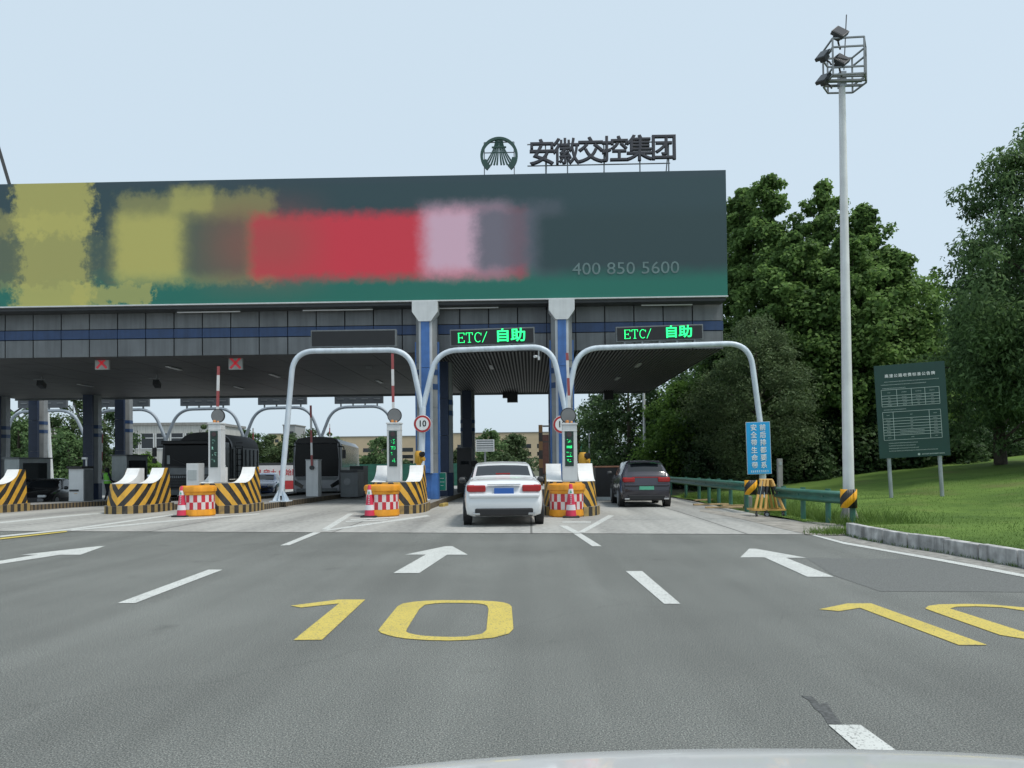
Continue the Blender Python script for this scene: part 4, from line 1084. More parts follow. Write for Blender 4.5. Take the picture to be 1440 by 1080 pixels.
    if tail:
        for s in (-1, 1):
            z = .86 * sc
            MB().box((s * hw * .66, yr(.012), z), (hw * .44, .10, .15)).box((s * hw * .80, yr(.024), z + .01), (hw * .20, .16, .14)).build('tail_light', M['lens'], t, bevel=.03)
        MB().box((0, yr(.0) - .004, .34), (Wd * .70, .06, .17)).build('bumper_panel', M['black'], t, bevel=.03)
        MB().box((0, yr(0) + .005, .70 * sc), (Wd * .86, .10, .10)).build('bumper', paint, t, bevel=.04)
        if plate: MB().box((0, yr(.006) - .02, .80 * sc if kind == 'sedan' else .74), (.44, .05, .14)).build('number_plate', plate, t, bevel=.006) if kind == 'sedan' else MB().box((0, yr(0) - .012, .66), (.46, .05, .15)).build('number_plate', plate, t, bevel=.006)
        if kind != 'sedan':
            MB().box((0, yr(.02), .98), (hw * 1.1, .03, .03)).build('light_bar', M['lens'], t)
            MB().box((0, yr(.10), 1.425 * sc), (hw * 1.1, .16, .03)).build('roof_spoiler', paint, t, bevel=.01)
        if kind == 'sedan': MB().box((0, yr(.012), .945 * sc), (hw * .8, .09, .022)).build('chrome_strip', M['chrome'], t, bevel=.006); MB().box((0, yr(.235), 1.17 * sc), (.34, .05, .03)).build('brake_light', M['lens'], t)
        for s in (-1, 1): MB().box((s * .62, yr(0) - .01, .30), (.16, .08, .05)).build('exhaust_tip', M['chrome'], t, bevel=.01)
    for s in (-1, 1):
        MB().box((s * hw * .70, yr(.978), .66 * sc), (hw * .36, .12, .11)).build('headlight', M['lamp'], t, bevel=.03)
    MB().box((0, yr(.992), .46), (hw * 1.1, .08, .20)).build('grille', M['black'], t, bevel=.02)
    return t
def paint(name, col, **k): return mat(name, col, .25, .0, var=0, coat=.8, spec=.5)
pwhite, pblack, pblue, pplum = paint('white_car_paint', (.72, .74, .75)), paint('black_car_paint', (.012, .012, .014)), paint('blue_car_paint', (.020, .045, .13)), paint('dark_plum_paint', (.022, .020, .032))
bp, gp = mat('blue_plate', (.03, .12, .42), .4, var=.05), mat('green_plate', (.10, .42, .27), .4, var=.05)
f = G(704, 741); f.y += 2.2
car('white sedan with blue number plate entering the lane between the blue columns', (f.x * 1.06, f.y, gz(f.x, f.y)), R(3.2), 4.55, 1.86, 1.47, pwhite, 'sedan', bp, name='sedan_car', cat='car')
f = G(899, 714); f.y += 2.0
car('dark plum hatchback with green number plate in the right hand lane', (f.x * 1.08, f.y, gz(f.x, f.y)), R(-1), 4.0, 1.66, 1.52, pplum, 'suv', gp, name='hatchback_car', cat='car')
x = XA(67, 33.5, 690); car('black sedan facing the camera behind the leftmost island kerb', (x, 33.5, gz(x, 33.5) - .10), R(192), 4.6, 1.84, 1.36, pblack, 'sedan', None, tail=False, name='sedan_car', cat='car')
x = XA(374, 46, 690); car('blue car facing the camera in front of the red and white banner', (x, 46, gz(x, 46) - .08), R(190), 4.5, 1.8, 1.42, pblue, 'sedan', None, tail=False, name='sedan_car', cat='car')
x = XA(204, 52, 690); car('pale blue car beyond the striped nose island, under the white building', (x, 52, gz(x, 52)), R(185), 4.5, 1.8, 1.42, paint('pale_blue_paint', (.25, .33, .45)), 'suv', None, tail=False, name='hatchback_car', cat='car')

# coach
Yb = 35.5; a, b = P(413, 696, Yb), P(478, 614, Yb)
bw, bh = b.x - a.x, 0; xb = (a.x + b.x) / 2; zg = gz(xb, Yb) - .06; bh = b.z - zg; bl = 11.0
t = thing('coach_bus', 'grey coach with a black windscreen facing the camera under the canopy', 'bus', (xb, Yb, zg), R(8.5))
bpnt = mat('coach_silver', (.30, .31, .33), .35, .3, var=.06); hb = bw / 2
def coach_ring(k): return [(-hb, .32), (hb, .32), (hb, bh * .55), (hb * .97, bh - .30), (hb * .80, bh - .08), (hb * .4, bh), (-hb * .4, bh), (-hb * .80, bh - .08), (-hb * .97, bh - .30), (-hb, bh * .55)]
ring = coach_ring(0); mb = MB()
ringf = [(x * .95, .34 + (z - .32) * .97) for x, z in ring]
for y, rg in ((0, ringf), (.12, ring), (bl, ring)): mb.v += [(x, y, z) for x, z in rg]
for i in range(2):
    for j in range(10): mb.f.append((i * 10 + j, i * 10 + (j + 1) % 10, (i + 1) * 10 + (j + 1) % 10, (i + 1) * 10 + j))
mb.f += [tuple(range(10)), tuple(range(20, 30))]
mb.build('body', bpnt, t, bevel=.03)
MB().prism([(-hb * .9, bh * .36), (hb * .9, bh * .36), (hb * .92, bh * .6), (hb * .86, bh - .32), (-hb * .86, bh - .32), (-hb * .92, bh * .6)], -.03, .03, 'Y').build('windscreen', mat('shaded_glass', (.006, .007, .008), .25, var=0, spec=.25), t, bevel=.02)
MB().prism([(-hb * .9, bh - .315), (hb * .9, bh - .315), (hb * .74, bh - .08), (hb * .35, bh - .01), (-hb * .35, bh - .01), (-hb * .74, bh - .08)], -.05, .10, 'Y').build('roof_visor', M['black'], t, bevel=.02)
MB().prism([(-hb * .8, bh * .30), (hb * .8, bh * .30), (hb * .9, bh * .355), (-hb * .9, bh * .355)], -.02, .05, 'Y').build('waist_panel', M['midgrey'], t)
for s in (-1, 1):
    MB().prism([(s * hb * .92, bh * .31), (s * hb * .55, bh * .22), (s * hb * .62, bh * .17), (s * hb * .93, bh * .23)], -.03, .05, 'Y').build('headlight', M['glass'], t)
    MB().tube([(s * hb * .9, 0, bh - .45), (s * (hb + .18), -.35, bh - .5), (s * (hb + .2), -.38, bh - .62)], .03, 8).box((s * (hb + .2), -.38, bh - .85), (.16, .14, .42)).build('mirror', M['black'], t)
    MB().span((s * hb * .99, .5, bh * .50), (s * (hb + .012), bl - .5, bh - .34)).build('side_window', mat('sky_sheen_window', (.62, .68, .72), .18, .55, var=.15, scale=.8), t)  # pale base colour stands in for sky reflected in the side windows
    for y in (1.6, bl - 2.2):
        MB().lathe([(.46, -.14), (.46, .14)], 24, (s * (hb - .13), y, .46), 'X').build('wheel', M['tyre'], t)
MB().box((0, .0, .42), (hb * 1.7, .1, .16)).build('bumper', M['midgrey'], t, bevel=.02)
MB().box((0, -.055, .55), (.44, .02, .14)).build('number_plate', mat('yellow_plate', (.55, .38, .05), .5), t)

# dump truck with round covered load
Yt = 36.0; a, b = P(229, 705, Yt), P(305, 621, Yt); xt = (a.x + b.x) / 2; zg = gz(xt, Yt) - .1
tw, th = b.x - a.x, b.z - zg
t = thing('dump_truck', 'black dump truck with a round covered load facing the camera', 'truck', (xt, Yt, zg), R(6))
hb = tw / 2
cab_m = mat('truck_cab_black', (.010, .010, .012), .35, var=.1, coat=.3)
MB().prism([(-.0, .75), (-.0, th * .62), (.16, th - .12), (.3, th), (1.9, th), (1.9, .6), (.1, .6)], -hb, hb, 'X').build('cab', cab_m, t, bevel=.04)
MB().prism([(-hb * .9, th * .60), (hb * .9, th * .60), (hb * .86, th - .18), (-hb * .86, th - .18)], -.03, .10, 'Y').build('windscreen', MATS['shaded_glass'], t)
MB().span((-hb * .98, -.16, th - .12), (hb * .98, .2, th + .06)).build('sun_visor', M['black'], t, bevel=.03)
MB().span((-hb * .96, -.07, th * .46), (hb * .96, -.001, th * .575)).build('front_panel', M['grey'], t, bevel=.02)
MB().lathe([(.15, -.01), (.15, .02)], 24, (0, -.09, th * .505), 'Y').lathe([(.10, -.012), (.10, .015)], 24, (0, -.10, th * .505), 'Y').build('badge', M['galv'], t)
mb = MB()
for k in range(4): mb.span((-hb * .8, -.09, th * (.215 + .045 * k)), (hb * .8, -.002, th * (.245 + .045 * k)))
mb.build('grille', M['dark'], t)
mb = MB(); r2 = random.Random(4); dashes(mb, -hb * .7, hb * .7, th * .425, .10, -.012, r2, 1); mb.build('lettering', M['galv'], t)
MB().span((-hb, -.18, .38), (hb, .3, .66)).build('bumper', M['midgrey'], t, bevel=.03)
for s in (-1, 1):
    MB().box((s * hb * .78, -.19, .52), (.34, .04, .16)).build('headlight', M['lamp'], t, bevel=.02)
    MB().tube([(s * hb * .97, .1, th - .2), (s * (hb + .22), -.2, th - .25), (s * (hb + .24), -.2, th - .9)], .022, 6).box((s * (hb + .24), -.24, th - .50), (.18, .12, .44)).box((s * (hb + .24), -.24, th - .92), (.18, .12, .22)).build('mirror', M['black'], t, bevel=.02)
    MB().span((s * hb * .99, .35, th * .6), (s * (hb + .006), 1.2, th - .2)).build('side_window', M['glass'], t)
    for y in (.75, 4.6, 5.9):
        MB().lathe([(.50, -.15), (.50, .15)], 24, (s * (hb - .16), y, .50), 'X').build('wheel', M['tyre'], t)
MB().span((-hb * .6, 1.9, .6), (hb * .6, 7.6, .95)).build('chassis', M['dark'], t)
lw, lh = hb * .98, th + .55
prof = [(-lw, 1.1), (lw, 1.1), (lw, lh * .78)] + [(lw * math.copysign(abs(math.cos(R(a_))) ** .7, math.cos(R(a_))), lh * .78 + (lh * .22) * math.sin(R(a_))) for a_ in range(10, 180, 10)] + [(-lw, lh * .78)]
MB().prism([q_ for q_ in prof if q_[1] <= lh * .78 + .001], 2.3, 7.8, 'Y').build('load_box', mat('grey_load_box', (.15, .16, .165), .6, var=.15, streak=.35), t)
MB().prism([(x * .995, z + .002) for x, z in prof if z >= lh * .78 - .001], 2.55, 7.8, 'Y').build('load_cover', mat('dark_load_cover', (.018, .019, .021), .7, var=.2), t)
MB().prism([(x * 1.015, z * 1.006) for x, z in prof if z > lh * .55], 2.22, 2.5, 'Y').build('cover_hoop', M['black'], t)
for k in range(7): MB().span((lw, 2.5 + k * .82, 1.1), (lw + .05, 2.58 + k * .82, lh * .76)).build('side_rib', M['dark'], t)
for k in range(5): MB().lathe([(.05, 0), (.06, .03), (.04, .07)], 10, (hb * (-.8 + .4 * k), .3, th + .0)).build('marker_lamp', M['yellow'], t)
for k in (-1, 1): MB().bar((k * hb * .1, -.05, th * .62), (k * hb * .6, -.05, th * .72), .03).build('wiper', M['black'], t)
MB().span((-hb * .80, -.036, th * .64), (-hb * .70, -.031, th * .78)).build('windscreen_sticker', M['pale'], t)
mb = MB()
for s in (0, .35):
    mb.bar((lw + .15 + s, 2.6, 1.0), (lw + .15 + s, 2.6, lh * .80), .04)
for k in range(7): mb.bar((lw + .15, 2.6, 1.2 + k * .3), (lw + .5, 2.6, 1.2 + k * .3), .035)
mb.build('ladder', M['black'], t)

# height gate with a brown truck beyond it
Yg = 60; a, b = P(761, 690, Yg), P(813, 597, Yg); zg = gz(4, Yg)
t = thing('height_gate', 'black and yellow banded height frame far behind the right blue column', 'gate', ((a.x + b.x) / 2, Yg, zg)); wd, h = (b.x - a.x) / 2, b.z - zg
for s in (-1, 1):
    mb = MB(); r_ = .16; z = 0
    for q in ((-r_, -r_), (r_, -r_), (r_, r_), (-r_, r_)): pass
    cs = [(-r_, -r_), (r_, -r_), (r_, r_), (-r_, r_)]
    for i in range(4):
        (x0, y0), (x1, y1) = cs[i], cs[(i + 1) % 4]
        mb.quad([(s * wd + x0, y0, 0), (s * wd + x1, y1, 0), (s * wd + x1, y1, h), (s * wd + x0, y0, h)], [(0, 0), (0, 0), (0, h), (0, h)])
    mb.build('post', uv_pattern('post_bands', (.02, .018, .016), (.16, .085, .03), 'stripe', 0, .7, .6, .3), t)
MB().bar((-wd + .17, 0, h - .1), (wd - .17, 0, h - .1), .12).build('top_bar', M['dark'], t); MB().bar((-wd + .17, 0, h * .72), (wd - .17, 0, h * .72), .08).build('lower_bar', M['dark'], t)
Yg = 66; a, b = P(765, 690, Yg), P(797, 611, Yg); zg = gz(4, Yg)
t = thing('box_truck', 'dark red brown box truck behind the banded height frame', 'truck', ((a.x + b.x) / 2, Yg, zg)); wd, h = (b.x - a.x) / 2 + .2, b.z - zg
MB().span((-wd, 0, .9), (wd, 7, h)).build('box', mat('red_brown_steel', (.075, .03, .022), .6, var=.2, streak=.3), t, bevel=.02)
MB().span((-wd * .92, -.02, 1.0), (-.02, -.003, h - .1)).build('door', mat('red_brown_door', (.09, .038, .028), .6, var=.2), t); MB().span((.02, -.02, 1.0), (wd * .92, -.003, h - .1)).build('door', MATS['red_brown_door'], t)
MB().span((-wd * .3, -.03, 1.2), (wd * .1, -.021, 1.9)).build('paper_plate', M['pale'], t); MB().span((-wd, -.05, .55), (wd, .2, .85)).build('bumper', M['dark'], t)
for s in (-1, 1): MB().lathe([(.48, -.16), (.48, .16)], 20, (s * (wd - .2), 1.4, .48), 'X').build('wheel', M['tyre'], t)

# the car the picture was taken from: its white bonnet and front end
t = thing('camera_car', 'white car bonnet at the bottom edge of the picture', 'car', (.60, 1.4, 0))
prof = [(-.62, .93), (-.35, .885), (-.05, .83), (.2, .775), (.40, .742), (.53, .708), (.62, .672), (.70, .61), (.76, .52), (.79, .42), (.79, .28), (.70, .20)]
mb = MB(); xs_ = np.linspace(-1.08, 1.08, 45); m = len(prof)
for xx in xs_:
    u = abs(xx) / 1.08; crown = .036 * abs(xx) ** 2 + .10 * (max(0, u - .94) / .06) ** 2
    sweep = .06 * u ** 3
    for y, z in prof:
        mb.v.append((xx, y - sweep * (y + .62) / 1.4, max(.2, z - crown * (1 if z > .5 else .4))))
for i in range(len(xs_) - 1):
    for j in range(m - 1): mb.f.append((i * m + j, (i + 1) * m + j, (i + 1) * m + j + 1, i * m + j + 1))
mb.build('bonnet', pwhite, t, smooth=True, angle=60)
mb = MB()
for i in (0, len(xs_) - 1):
    c = [mb_v for mb_v in [(xs_[i], y - .06 * (y + .62) / 1.4, max(.2, z - .142 * (1 if z > .5 else .4))) for y, z in prof]]
    mb.quad(c + [(xs_[i], -.62, .2)])
mb.build('front_wing', pwhite, t)
for s in (-1, 1):
    MB().lathe([(.33, -.1), (.33, .1)], 24, (s * .86, -.05, .33), 'X').build('wheel', M['tyre'], t)
    MB().box((s * .62, .58, .52), (.3, .1, .1)).build('headlight', M['lamp'], t, bevel=.03)

# ------------------------------------------------------------------ roadside on the right
def guardrail(label, pts, cap_end, posts):
    """W-beam rail on posts; the striped end cap closes the near end"""
    o = Vector(pts[0]); t = thing('guardrail', label, 'guardrail', tuple(o), group='green guardrails')
    sec = [(-.02, .50), (.055, .53), (.075, .56), (.055, .59), (-.0, .63), (-.0, .65), (.055, .69), (.075, .72), (.055, .75), (-.02, .78)]
    q = [Vector(p) - o for p in pts]; mb = MB(); m = len(sec)
    for i, p in enumerate(q):
        d = (q[min(i + 1, len(q) - 1)] - q[max(i - 1, 0)]).normalized(); nn = Vector((-d.y, d.x, 0))
        for a, z in sec: mb.v.append(tuple(p + nn * a + Vector((0, 0, z - .03))))
    for i in range(len(q) - 1):
        for j in range(m - 1): mb.f.append((i * m + j, i * m + j + 1, (i + 1) * m + j + 1, (i + 1) * m + j))
    r_ = mb.build('rail', M['railgreen'], t, smooth=True, angle=60); md = r_.modifiers.new('solid', 'SOLIDIFY'); md.thickness = .008
    L_ = [0]
    for a, b in zip(q, q[1:]): L_.append(L_[-1] + (b - a).length)
    for f_ in posts:
        s = f_ * L_[-1]; i = max(k for k in range(len(q) - 1) if L_[k] <= s + 1e-6); p = q[i].lerp(q[i + 1], (s - L_[i]) / (L_[i + 1] - L_[i]))
        MB().lathe([(.06, -.15), (.06, .78)], 12, (p.x + .12, p.y, p.z)).build('post', M['railgreen'], t, smooth=True)
        MB().box((p.x + .05, p.y, p.z + .6), (.14, .10, .16)).build('spacer', M['railgreen'], t)
    p = q[0]; mb = MB(); n = 14; R_, z0, z1 = .17, .40, .80
    for k in range(n):
        a0, a1 = R(-100 + 200 * k / n), R(-100 + 200 * (k + 1) / n)
        P_ = lambda a: (p.x + .02 + R_ * math.sin(a), p.y + .06 - R_ * math.cos(a))
        (x0, y0), (x1, y1) = P_(a0), P_(a1)
        mb.quad([(x0, y0, z0), (x1, y1, z0), (x1, y1, z1), (x0, y0, z1)], [(k * .042 * 2.2, 0), ((k + 1) * .042 * 2.2, 0), ((k + 1) * .042 * 2.2, .9), (k * .042 * 2.2, .9)])
    c = mb.build('end_cap', M['capstripe'], t, smooth=True); md = c.modifiers.new('solid', 'SOLIDIFY'); md.thickness = .01
    return t
gA = [G(1191, 735), G(1160, 736.5), G(1120, 730.5), G(1092, 726)]
gA[0].y = gA[1].y - .75; gA[0].x = XA(1194, gA[0].y, 720); gA[0].z = 0
guardrail('near green guardrail ending at the lamp mast with a striped yellow cap', [tuple(v) for v in gA], True, (.02, .27, .62, .95))
gB = [Vector((XA(1056, 20.6, 700), 20.6, 0)), Vector((XA(1030, 22.6, 700), 22.6, 0)), Vector((XA(1007, 24.6, 700), 24.6, 0)), Vector((XA(984, 27.2, 700), 27.2, 0)), Vector((XA(945, 34, 700), 34, 0)), Vector((XA(900, 50, 700), 50, 0))]
for v in gB: v.z = gz(v.x, v.y) + .1
guardrail('far green guardrail with a striped cap left of the barrier trestle', [tuple(v) for v in gB], True, (.03, .09, .14, .19, .25, .35, .5, .65, .8))

# flood light mast
xm, ym = XA(1193.5, 17.0, 700), 17.0
t = thing('floodlight_mast', 'tall white mast with a cage of flood lights beside the near guardrail end', 'light mast', (xm, ym, bank(xm, ym)))
zb_ = bank(xm, ym); top = P(1184, 118, ym); hx, hz = top.x - xm, top.z - zb_
MB().tube([(0, 0, 0), (hx * .5, 0, hz * .5), (hx, 0, hz)], [.125, .10, .07], 16).build('pole', mat('mast_white', (.70, .71, .71), .55, var=.12, scale=2, streak=.35, bump=.1), t, smooth=True)
MB().box((0, 0, .01), (.5, .5, .03)).lathe([(.22, .02), (.13, .3)], 12).build('base', M['conc'], t)
cx_, cz_ = hx + .07, hz
w2, d2 = .44, .42; zA, zB_ = cz_ + .0, cz_ + .82
mb = MB(); rn = lambda z, s=1: [(cx_ - w2 * s, -d2, z), (cx_ + w2 * .55 * s, -d2 * 1.1, z), (cx_ + w2 * 1.05 * s, -d2 * .1, z), (cx_ + w2 * .8 * s, d2, z), (cx_ - w2 * .5 * s, d2, z), (cx_ - w2 * s, d2 * .3, z)]
for z in (zA, zA + .16, zA + .62, zB_):
    q = rn(z)
    for i in range(6): mb.bar(q[i], q[(i + 1) % 6], .032)
for i in range(6): mb.bar(rn(zA)[i], rn(zB_)[i], .032)
for z in (zA + .02, zA + .12): 
    for dx in (-.12, .12): mb.bar((cx_ - w2, dx, z), (cx_ + w2, dx, z), .045)
mb.build('cage', M['grey'], t)
MB().box((hx, 0, hz + .09), (.15, .15, .34)).build('junction_box', M['galv'], t)
MB().bar((cx_ - .02, 0, zB_ - .5), (cx_ + .06, 0, zB_ + .78), .018).build('lightning_rod', M['dark'], t)
for dz, dx, rz, sc_ in ((.98, -.26, 20, 1), (.62, -.52, 60, .9), (.36, -.24, 20, 1), (.08, -.52, 60, .9)):
    g_ = MB().box((0, -.02, 0), (.30, .09, .30)).box((0, .07, 0), (.17, .10, .19))
    o = g_.build('flood_light', M['dark'], t, bevel=.01); o.location = (cx_ + dx, -.36 if rz < 40 else -.1, cz_ + dz - .02); o.rotation_euler = (R(-38), R(38 if rz < 40 else 12), R(-rz)); o.scale = (sc_,) * 3
    MB().box((0, -.068, 0), (.26, .006, .26)).build('lens', M['glass'], o)
    MB().tube([(.0, .1, 0), (.08, .2, .0), (.2, .22, -.12)], .022, 6).build('bracket', M['dark'], o)

# toll rate sign on the bank
Ys = 21.5; a, b = P(1240, 644, Ys), P(1330, 505, Ys)
wd, h = (b.x - a.x) * .985, (b.z - a.z) * .955
t = thing('rate_sign', 'large dark green notice board with white tables on two posts in the grass', 'sign', ((a.x + b.x) / 2, Ys, a.z)); t.rotation_euler = (0, R(-2.4), R(-13))
MB().box((0, .0, h / 2 + .02), (wd, .05, h)).build('panel', M['signgreen'], t)
text('高速公路收费标准公告牌', wd * .058, M['pcwhite'], t, (0, -.03, h * .885), bev=.0016, ext=.001, sp=1.28)
smallp = mat('small_print_white', (.42, .50, .47), .5, var=.1)
r2 = random.Random(9); mb = MB(); ln = .016
for k, (x0, x1) in enumerate(((-.37, .40), (-.42, .22))): dashes(mb, x0 * wd, x1 * wd, h * (.825 - .032 * k), .024, -.029, r2, 1)
dashes(mb, -.40 * wd, -.08 * wd, h * .755, .024, -.029, r2, 1); dashes(mb, -.40 * wd, -.08 * wd, h * .525, .024, -.029, r2, 1)
for k, x1 in enumerate((.05, .02, .06, .32)): dashes(mb, -.36 * wd, x1 * wd, h * (.165 - .028 * k), .024, -.029, r2, 1)
dashes(mb, .10 * wd, .42 * wd, h * .035, .036, -.029, r2, 1); mb.lathe([(.032, -.002), (.032, .002)], 16, (.06 * wd, -.029, h * .035), 'Y')
mb.build('small_print', smallp, t)
def table(x0, x1, z0, z1, rows, cols, name):
    mb = MB()
    for z in rows: mb.box(((x0 + x1) / 2 * wd, -.029, z * h), ((x1 - x0) * wd, .006, .011))
    for x in cols: mb.box((x * wd, -.0285, (z0 + z1) / 2 * h), (.010, .006, (z1 - z0) * h))
    for i in range(len(rows) - 1):
        zc = (rows[i] + rows[i + 1]) / 2
        for c0, c1 in zip(cols, cols[1:]):
            m_ = (c0 + c1) / 2; l_ = min((c1 - c0) * .36, r2.uniform(.015, .04) if c1 - c0 < .3 else r2.choice((.015, .015, .17))); dashes(mb, (m_ - l_) * wd, (m_ + l_) * wd, zc * h, .022, -.030, r2, 1)
    mb.build(name, smallp, t)
table(-.42, .40, .56, .74, (.74, .675, .645, .615, .585, .56), (-.42, -.20, .01, .20, .40), 'rate_table')
table(-.42, .40, .20, .50, (.50, .43, .40, .37, .34, .31, .28, .25, .20), (-.42, -.27, .24, .40), 'rate_table')
for sx, px, pyb in ((-1, 1260, 702), (1, 1320, 694)):
    x_ = sx * wd * .36; gw = Vector((t.location.x + x_, Ys, 0)); zz = bank(gw.x, Ys - sx * .2) - a.z - .1
    MB().lathe([(.055, zz), (.055, h * .9)], 14, (x_, .075, 0)).build('post', M['galv'], t, smooth=True)

# wheeled barrier trestle
g = G(1082, 727)
t = thing('barrier_trestle', 'yellow and black folded trestle barrier on castors before the guardrail', 'barrier', (g.x, g.y + .25, g.z)); S_ = .82
tan = mat('trestle_yellow', (.62, .36, .10), .5, var=.12, streak=.15)
mb, mk = MB(), MB(); r2 = random.Random(6)
def pole(a, b):
    a, b = Vector(a), Vector(b)
    for t0, t1, tgt in ((0, .50, mb), (.50, .78, mk), (.78, 1, mb)): tgt.tube([a.lerp(b, t0), a.lerp(b, t1)], .036 if tgt is mb else .037, 8)
for k in range(3):
    pole((-.36 + k * .13, -.25, .19), (-.12 + k * .08, -.03, .93)); pole((.36 - k * .12, .25, .19), (.12 - k * .07, .03, .93))
pole((.37, -.24, .19), (.15, -.02, .93))
mb.build('legs_tubing', tan, t, smooth=True).name = 'leg_tubing'; mk.build('black_bands', M['black'], t, smooth=True).name = 'black_band'
MB().tube([(-.16, -.03, .94), (.16, -.03, .94)], .022, 8).tube([(-.16, .03, .94), (.16, .03, .94)], .022, 8).build('top_rail', tan, t, smooth=True)
MB().bar((-.40, -.26, .18), (.40, -.26, .18), .04).bar((-.40, .26, .18), (.40, .26, .18), .04).bar((-.40, -.26, .18), (-.40, .26, .18), .04).bar((.40, -.26, .18), (.40, .26, .18), .04).build('base_frame', tan, t)
for x_, y_, r_ in ((-.33, -.26, .055), (-.08, -.3, .07), (.34, -.26, .055), (.05, .26, .055)):
    wv = MB().lathe([(r_, -.018), (r_, .018)], 18, (x_, y_, r_), 'Y' if r_ > .06 else 'X').build('castor', M['tyre'], t, smooth=True)
    MB().bar((x_, y_, r_), (x_, y_, .17), .03).build('fork', M['dark'], wv); MB().lathe([(r_ * .6, -.020), (r_ * .6, .020)], 14, (x_, y_, r_), 'Y' if r_ > .06 else 'X').build('hub', M['galv'], wv)

g = Vector((XA(1097, 21.5, 690), 21.5, 0)); h = ZA(1097, 645, 21.5)
t = thing('grey_post', 'square grey concrete post standing behind the barrier trestle', 'post', tuple(g))
MB().box((0, 0, h / 2), (.13, .13, h)).build('shaft', M['conc'], t, bevel=.01); MB().box((0, -.068, h - .14), (.07, .012, .09)).build('plate', M['galv'], t)
g = G(1057, 716); t = thing('stone_stub', 'short concrete stub under the far guardrail cap', 'block', (g.x, g.y + .35, g.z)); MB().box((0, 0, .19), (.2, .2, .38)).build('block', M['conc'], t, bevel=.015)
wood = mat('raw_timber', (.42, .30, .16), .8, var=.25, scale=6)
for i, (px, py, ln, rz, lab) in enumerate(((1000, 711, 1.2, 8, 'timber plank on the verge nearest the guardrail'), (1018, 716, 1.1, -4, 'timber plank in the middle of the loose planks'), (1036, 714, .9, 3, 'short timber plank at the right of the loose planks'), (990, 706, .8, 20, 'timber plank farthest back on the verge'))):
    g = G(px, py); o = MB().box((0, 0, .03 + .012 * i), (ln, .12, .05)).build('timber_plank', wood, None, bevel=.004); o.location = g + Vector((0, 0, .014)); o.rotation_euler.z = R(rz); tag(o, lab, 'plank', 'loose timber planks')

# ------------------------------------------------------------------ behind the canopy
# second row of arches with boards, seen from behind
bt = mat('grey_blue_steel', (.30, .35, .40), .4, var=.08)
YR = 48
for i, (x0, x1) in enumerate(((8, 113), (127, 225), (241, 336), (351, 444), (458, 552))):
    y0 = 580 - i * 1.5; jl, jr = (x0 - 8 if i else x0), x1 + 8
    lab = ['grey pipe arch with a dark board behind the canopy, leftmost', 'grey pipe arch with a board behind the second grey column', 'grey pipe arch with a board above the dump truck', 'grey pipe arch with a board between dump truck and coach', 'grey pipe arch with a board above the coach roof'][i]
    q0 = P(jr, 622, YR)
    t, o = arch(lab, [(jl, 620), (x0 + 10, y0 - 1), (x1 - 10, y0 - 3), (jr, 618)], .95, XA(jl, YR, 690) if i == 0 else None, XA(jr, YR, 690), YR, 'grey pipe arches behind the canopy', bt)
    c = (x0 + x1) / 2; a, b = P(c - 34, y0 - 6, YR), P(c + 34, y0 - 6, YR); 
    MB().span((a.x - o.x, -.1, a.z - o.z), (b.x - o.x, .1, a.z - o.z + 1.0)).build('board', mat('board_back', (.075, .085, .095), .6, var=.15), t)
    mb = MB()
    for k in range(4):
        xx = a.x - o.x + (k + .5) * (b.x - a.x) / 4
        mb.box((xx, -.11, a.z - o.z + .30), (.42, .02, .05)); mb.box((xx, -.11, a.z - o.z + .7), (.42, .02, .05)); mb.box((xx, .0, a.z - o.z - .10), (.08, .1, .2))
    mb.build('board_fitting', M['grey'], t)

# buildings
def building(label, px0, px1, pyt, Yd, depth, wallm, rows, z_base, rz=0, bands=None, wfrac=.8, slope=0.0):
    a, b = P(px0, pyt, Yd), P(px1, pyt + slope, Yd); wd = b.x - a.x; h = a.z - z_base
    t = thing('office_building', label, 'building', (a.x, Yd, z_base), rz)
    MB().span((0, 0, 0), (wd, depth, h)).build('wall', wallm, t)
    MB().span((-.2, -.2, h), (wd + .2, depth + .2, h + .35)).build('roof_edge', M['conc'], t)
    fr = MB(); 
    for (z0, z1, x0, x1, n) in rows:
        for k in range(n):
            xa = wd * (x0 + (x1 - x0) * (k + .5 - wfrac / 2) / n); xb = wd * (x0 + (x1 - x0) * (k + .5 + wfrac / 2) / n)
            wdo = MB().span((xa, -.04, h * z0), (xb, .1, h * z1)).build('window', M['glass'], t)
            if Yd > 200: continue
            mb = MB(); nb = max(1, round((xb - xa) / 1.6))
            for q in range(nb + 1):
                xx = xa + (xb - xa) * q / nb; mb.span((xx - .06, -.09, h * z0), (xx + .06, -.041, h * z1))
            mb.span((xa, -.085, h * z0 - .06), (xb, -.041, h * z0 + .06)); mb.span((xa, -.085, h * (z0 * .3 + z1 * .7) - .05), (xb, -.041, h * (z0 * .3 + z1 * .7) + .05))
            mb.build('frame', M['white'], wdo)
    return t, wd, h
tanw = mat('tan_facade', (.58, .46, .31), .8, var=.06, scale=.3)
building('long tan office building with dark window bands far behind the toll lanes', 478, 640, 615, 300, 20, tanw, [(.57, .68, .02, .98, 6), (.38, .48, .02, .98, 6), (.22, .32, .02, .98, 6)], -2, R(-1.2), wfrac=.72)
building('tan office building wing far behind the white sedan', 636, 782, 610, 285, 20, tanw, [(.60, .71, .02, .98, 5), (.40, .50, .02, .98, 5), (.24, .34, .02, .98, 5)], -2, R(-2), wfrac=.70)
whitew = mat('stained_white_facade', (.50, .50, .47), .85, var=.08, scale=.5, streak=.45)
building('stained white two storey building behind the dump truck', 172, 300, 598.5, 100, 12, whitew, [(.60, .86, .03, .99, 6), (.08, .34, .03, .99, 6)], -1, R(3), wfrac=.84)
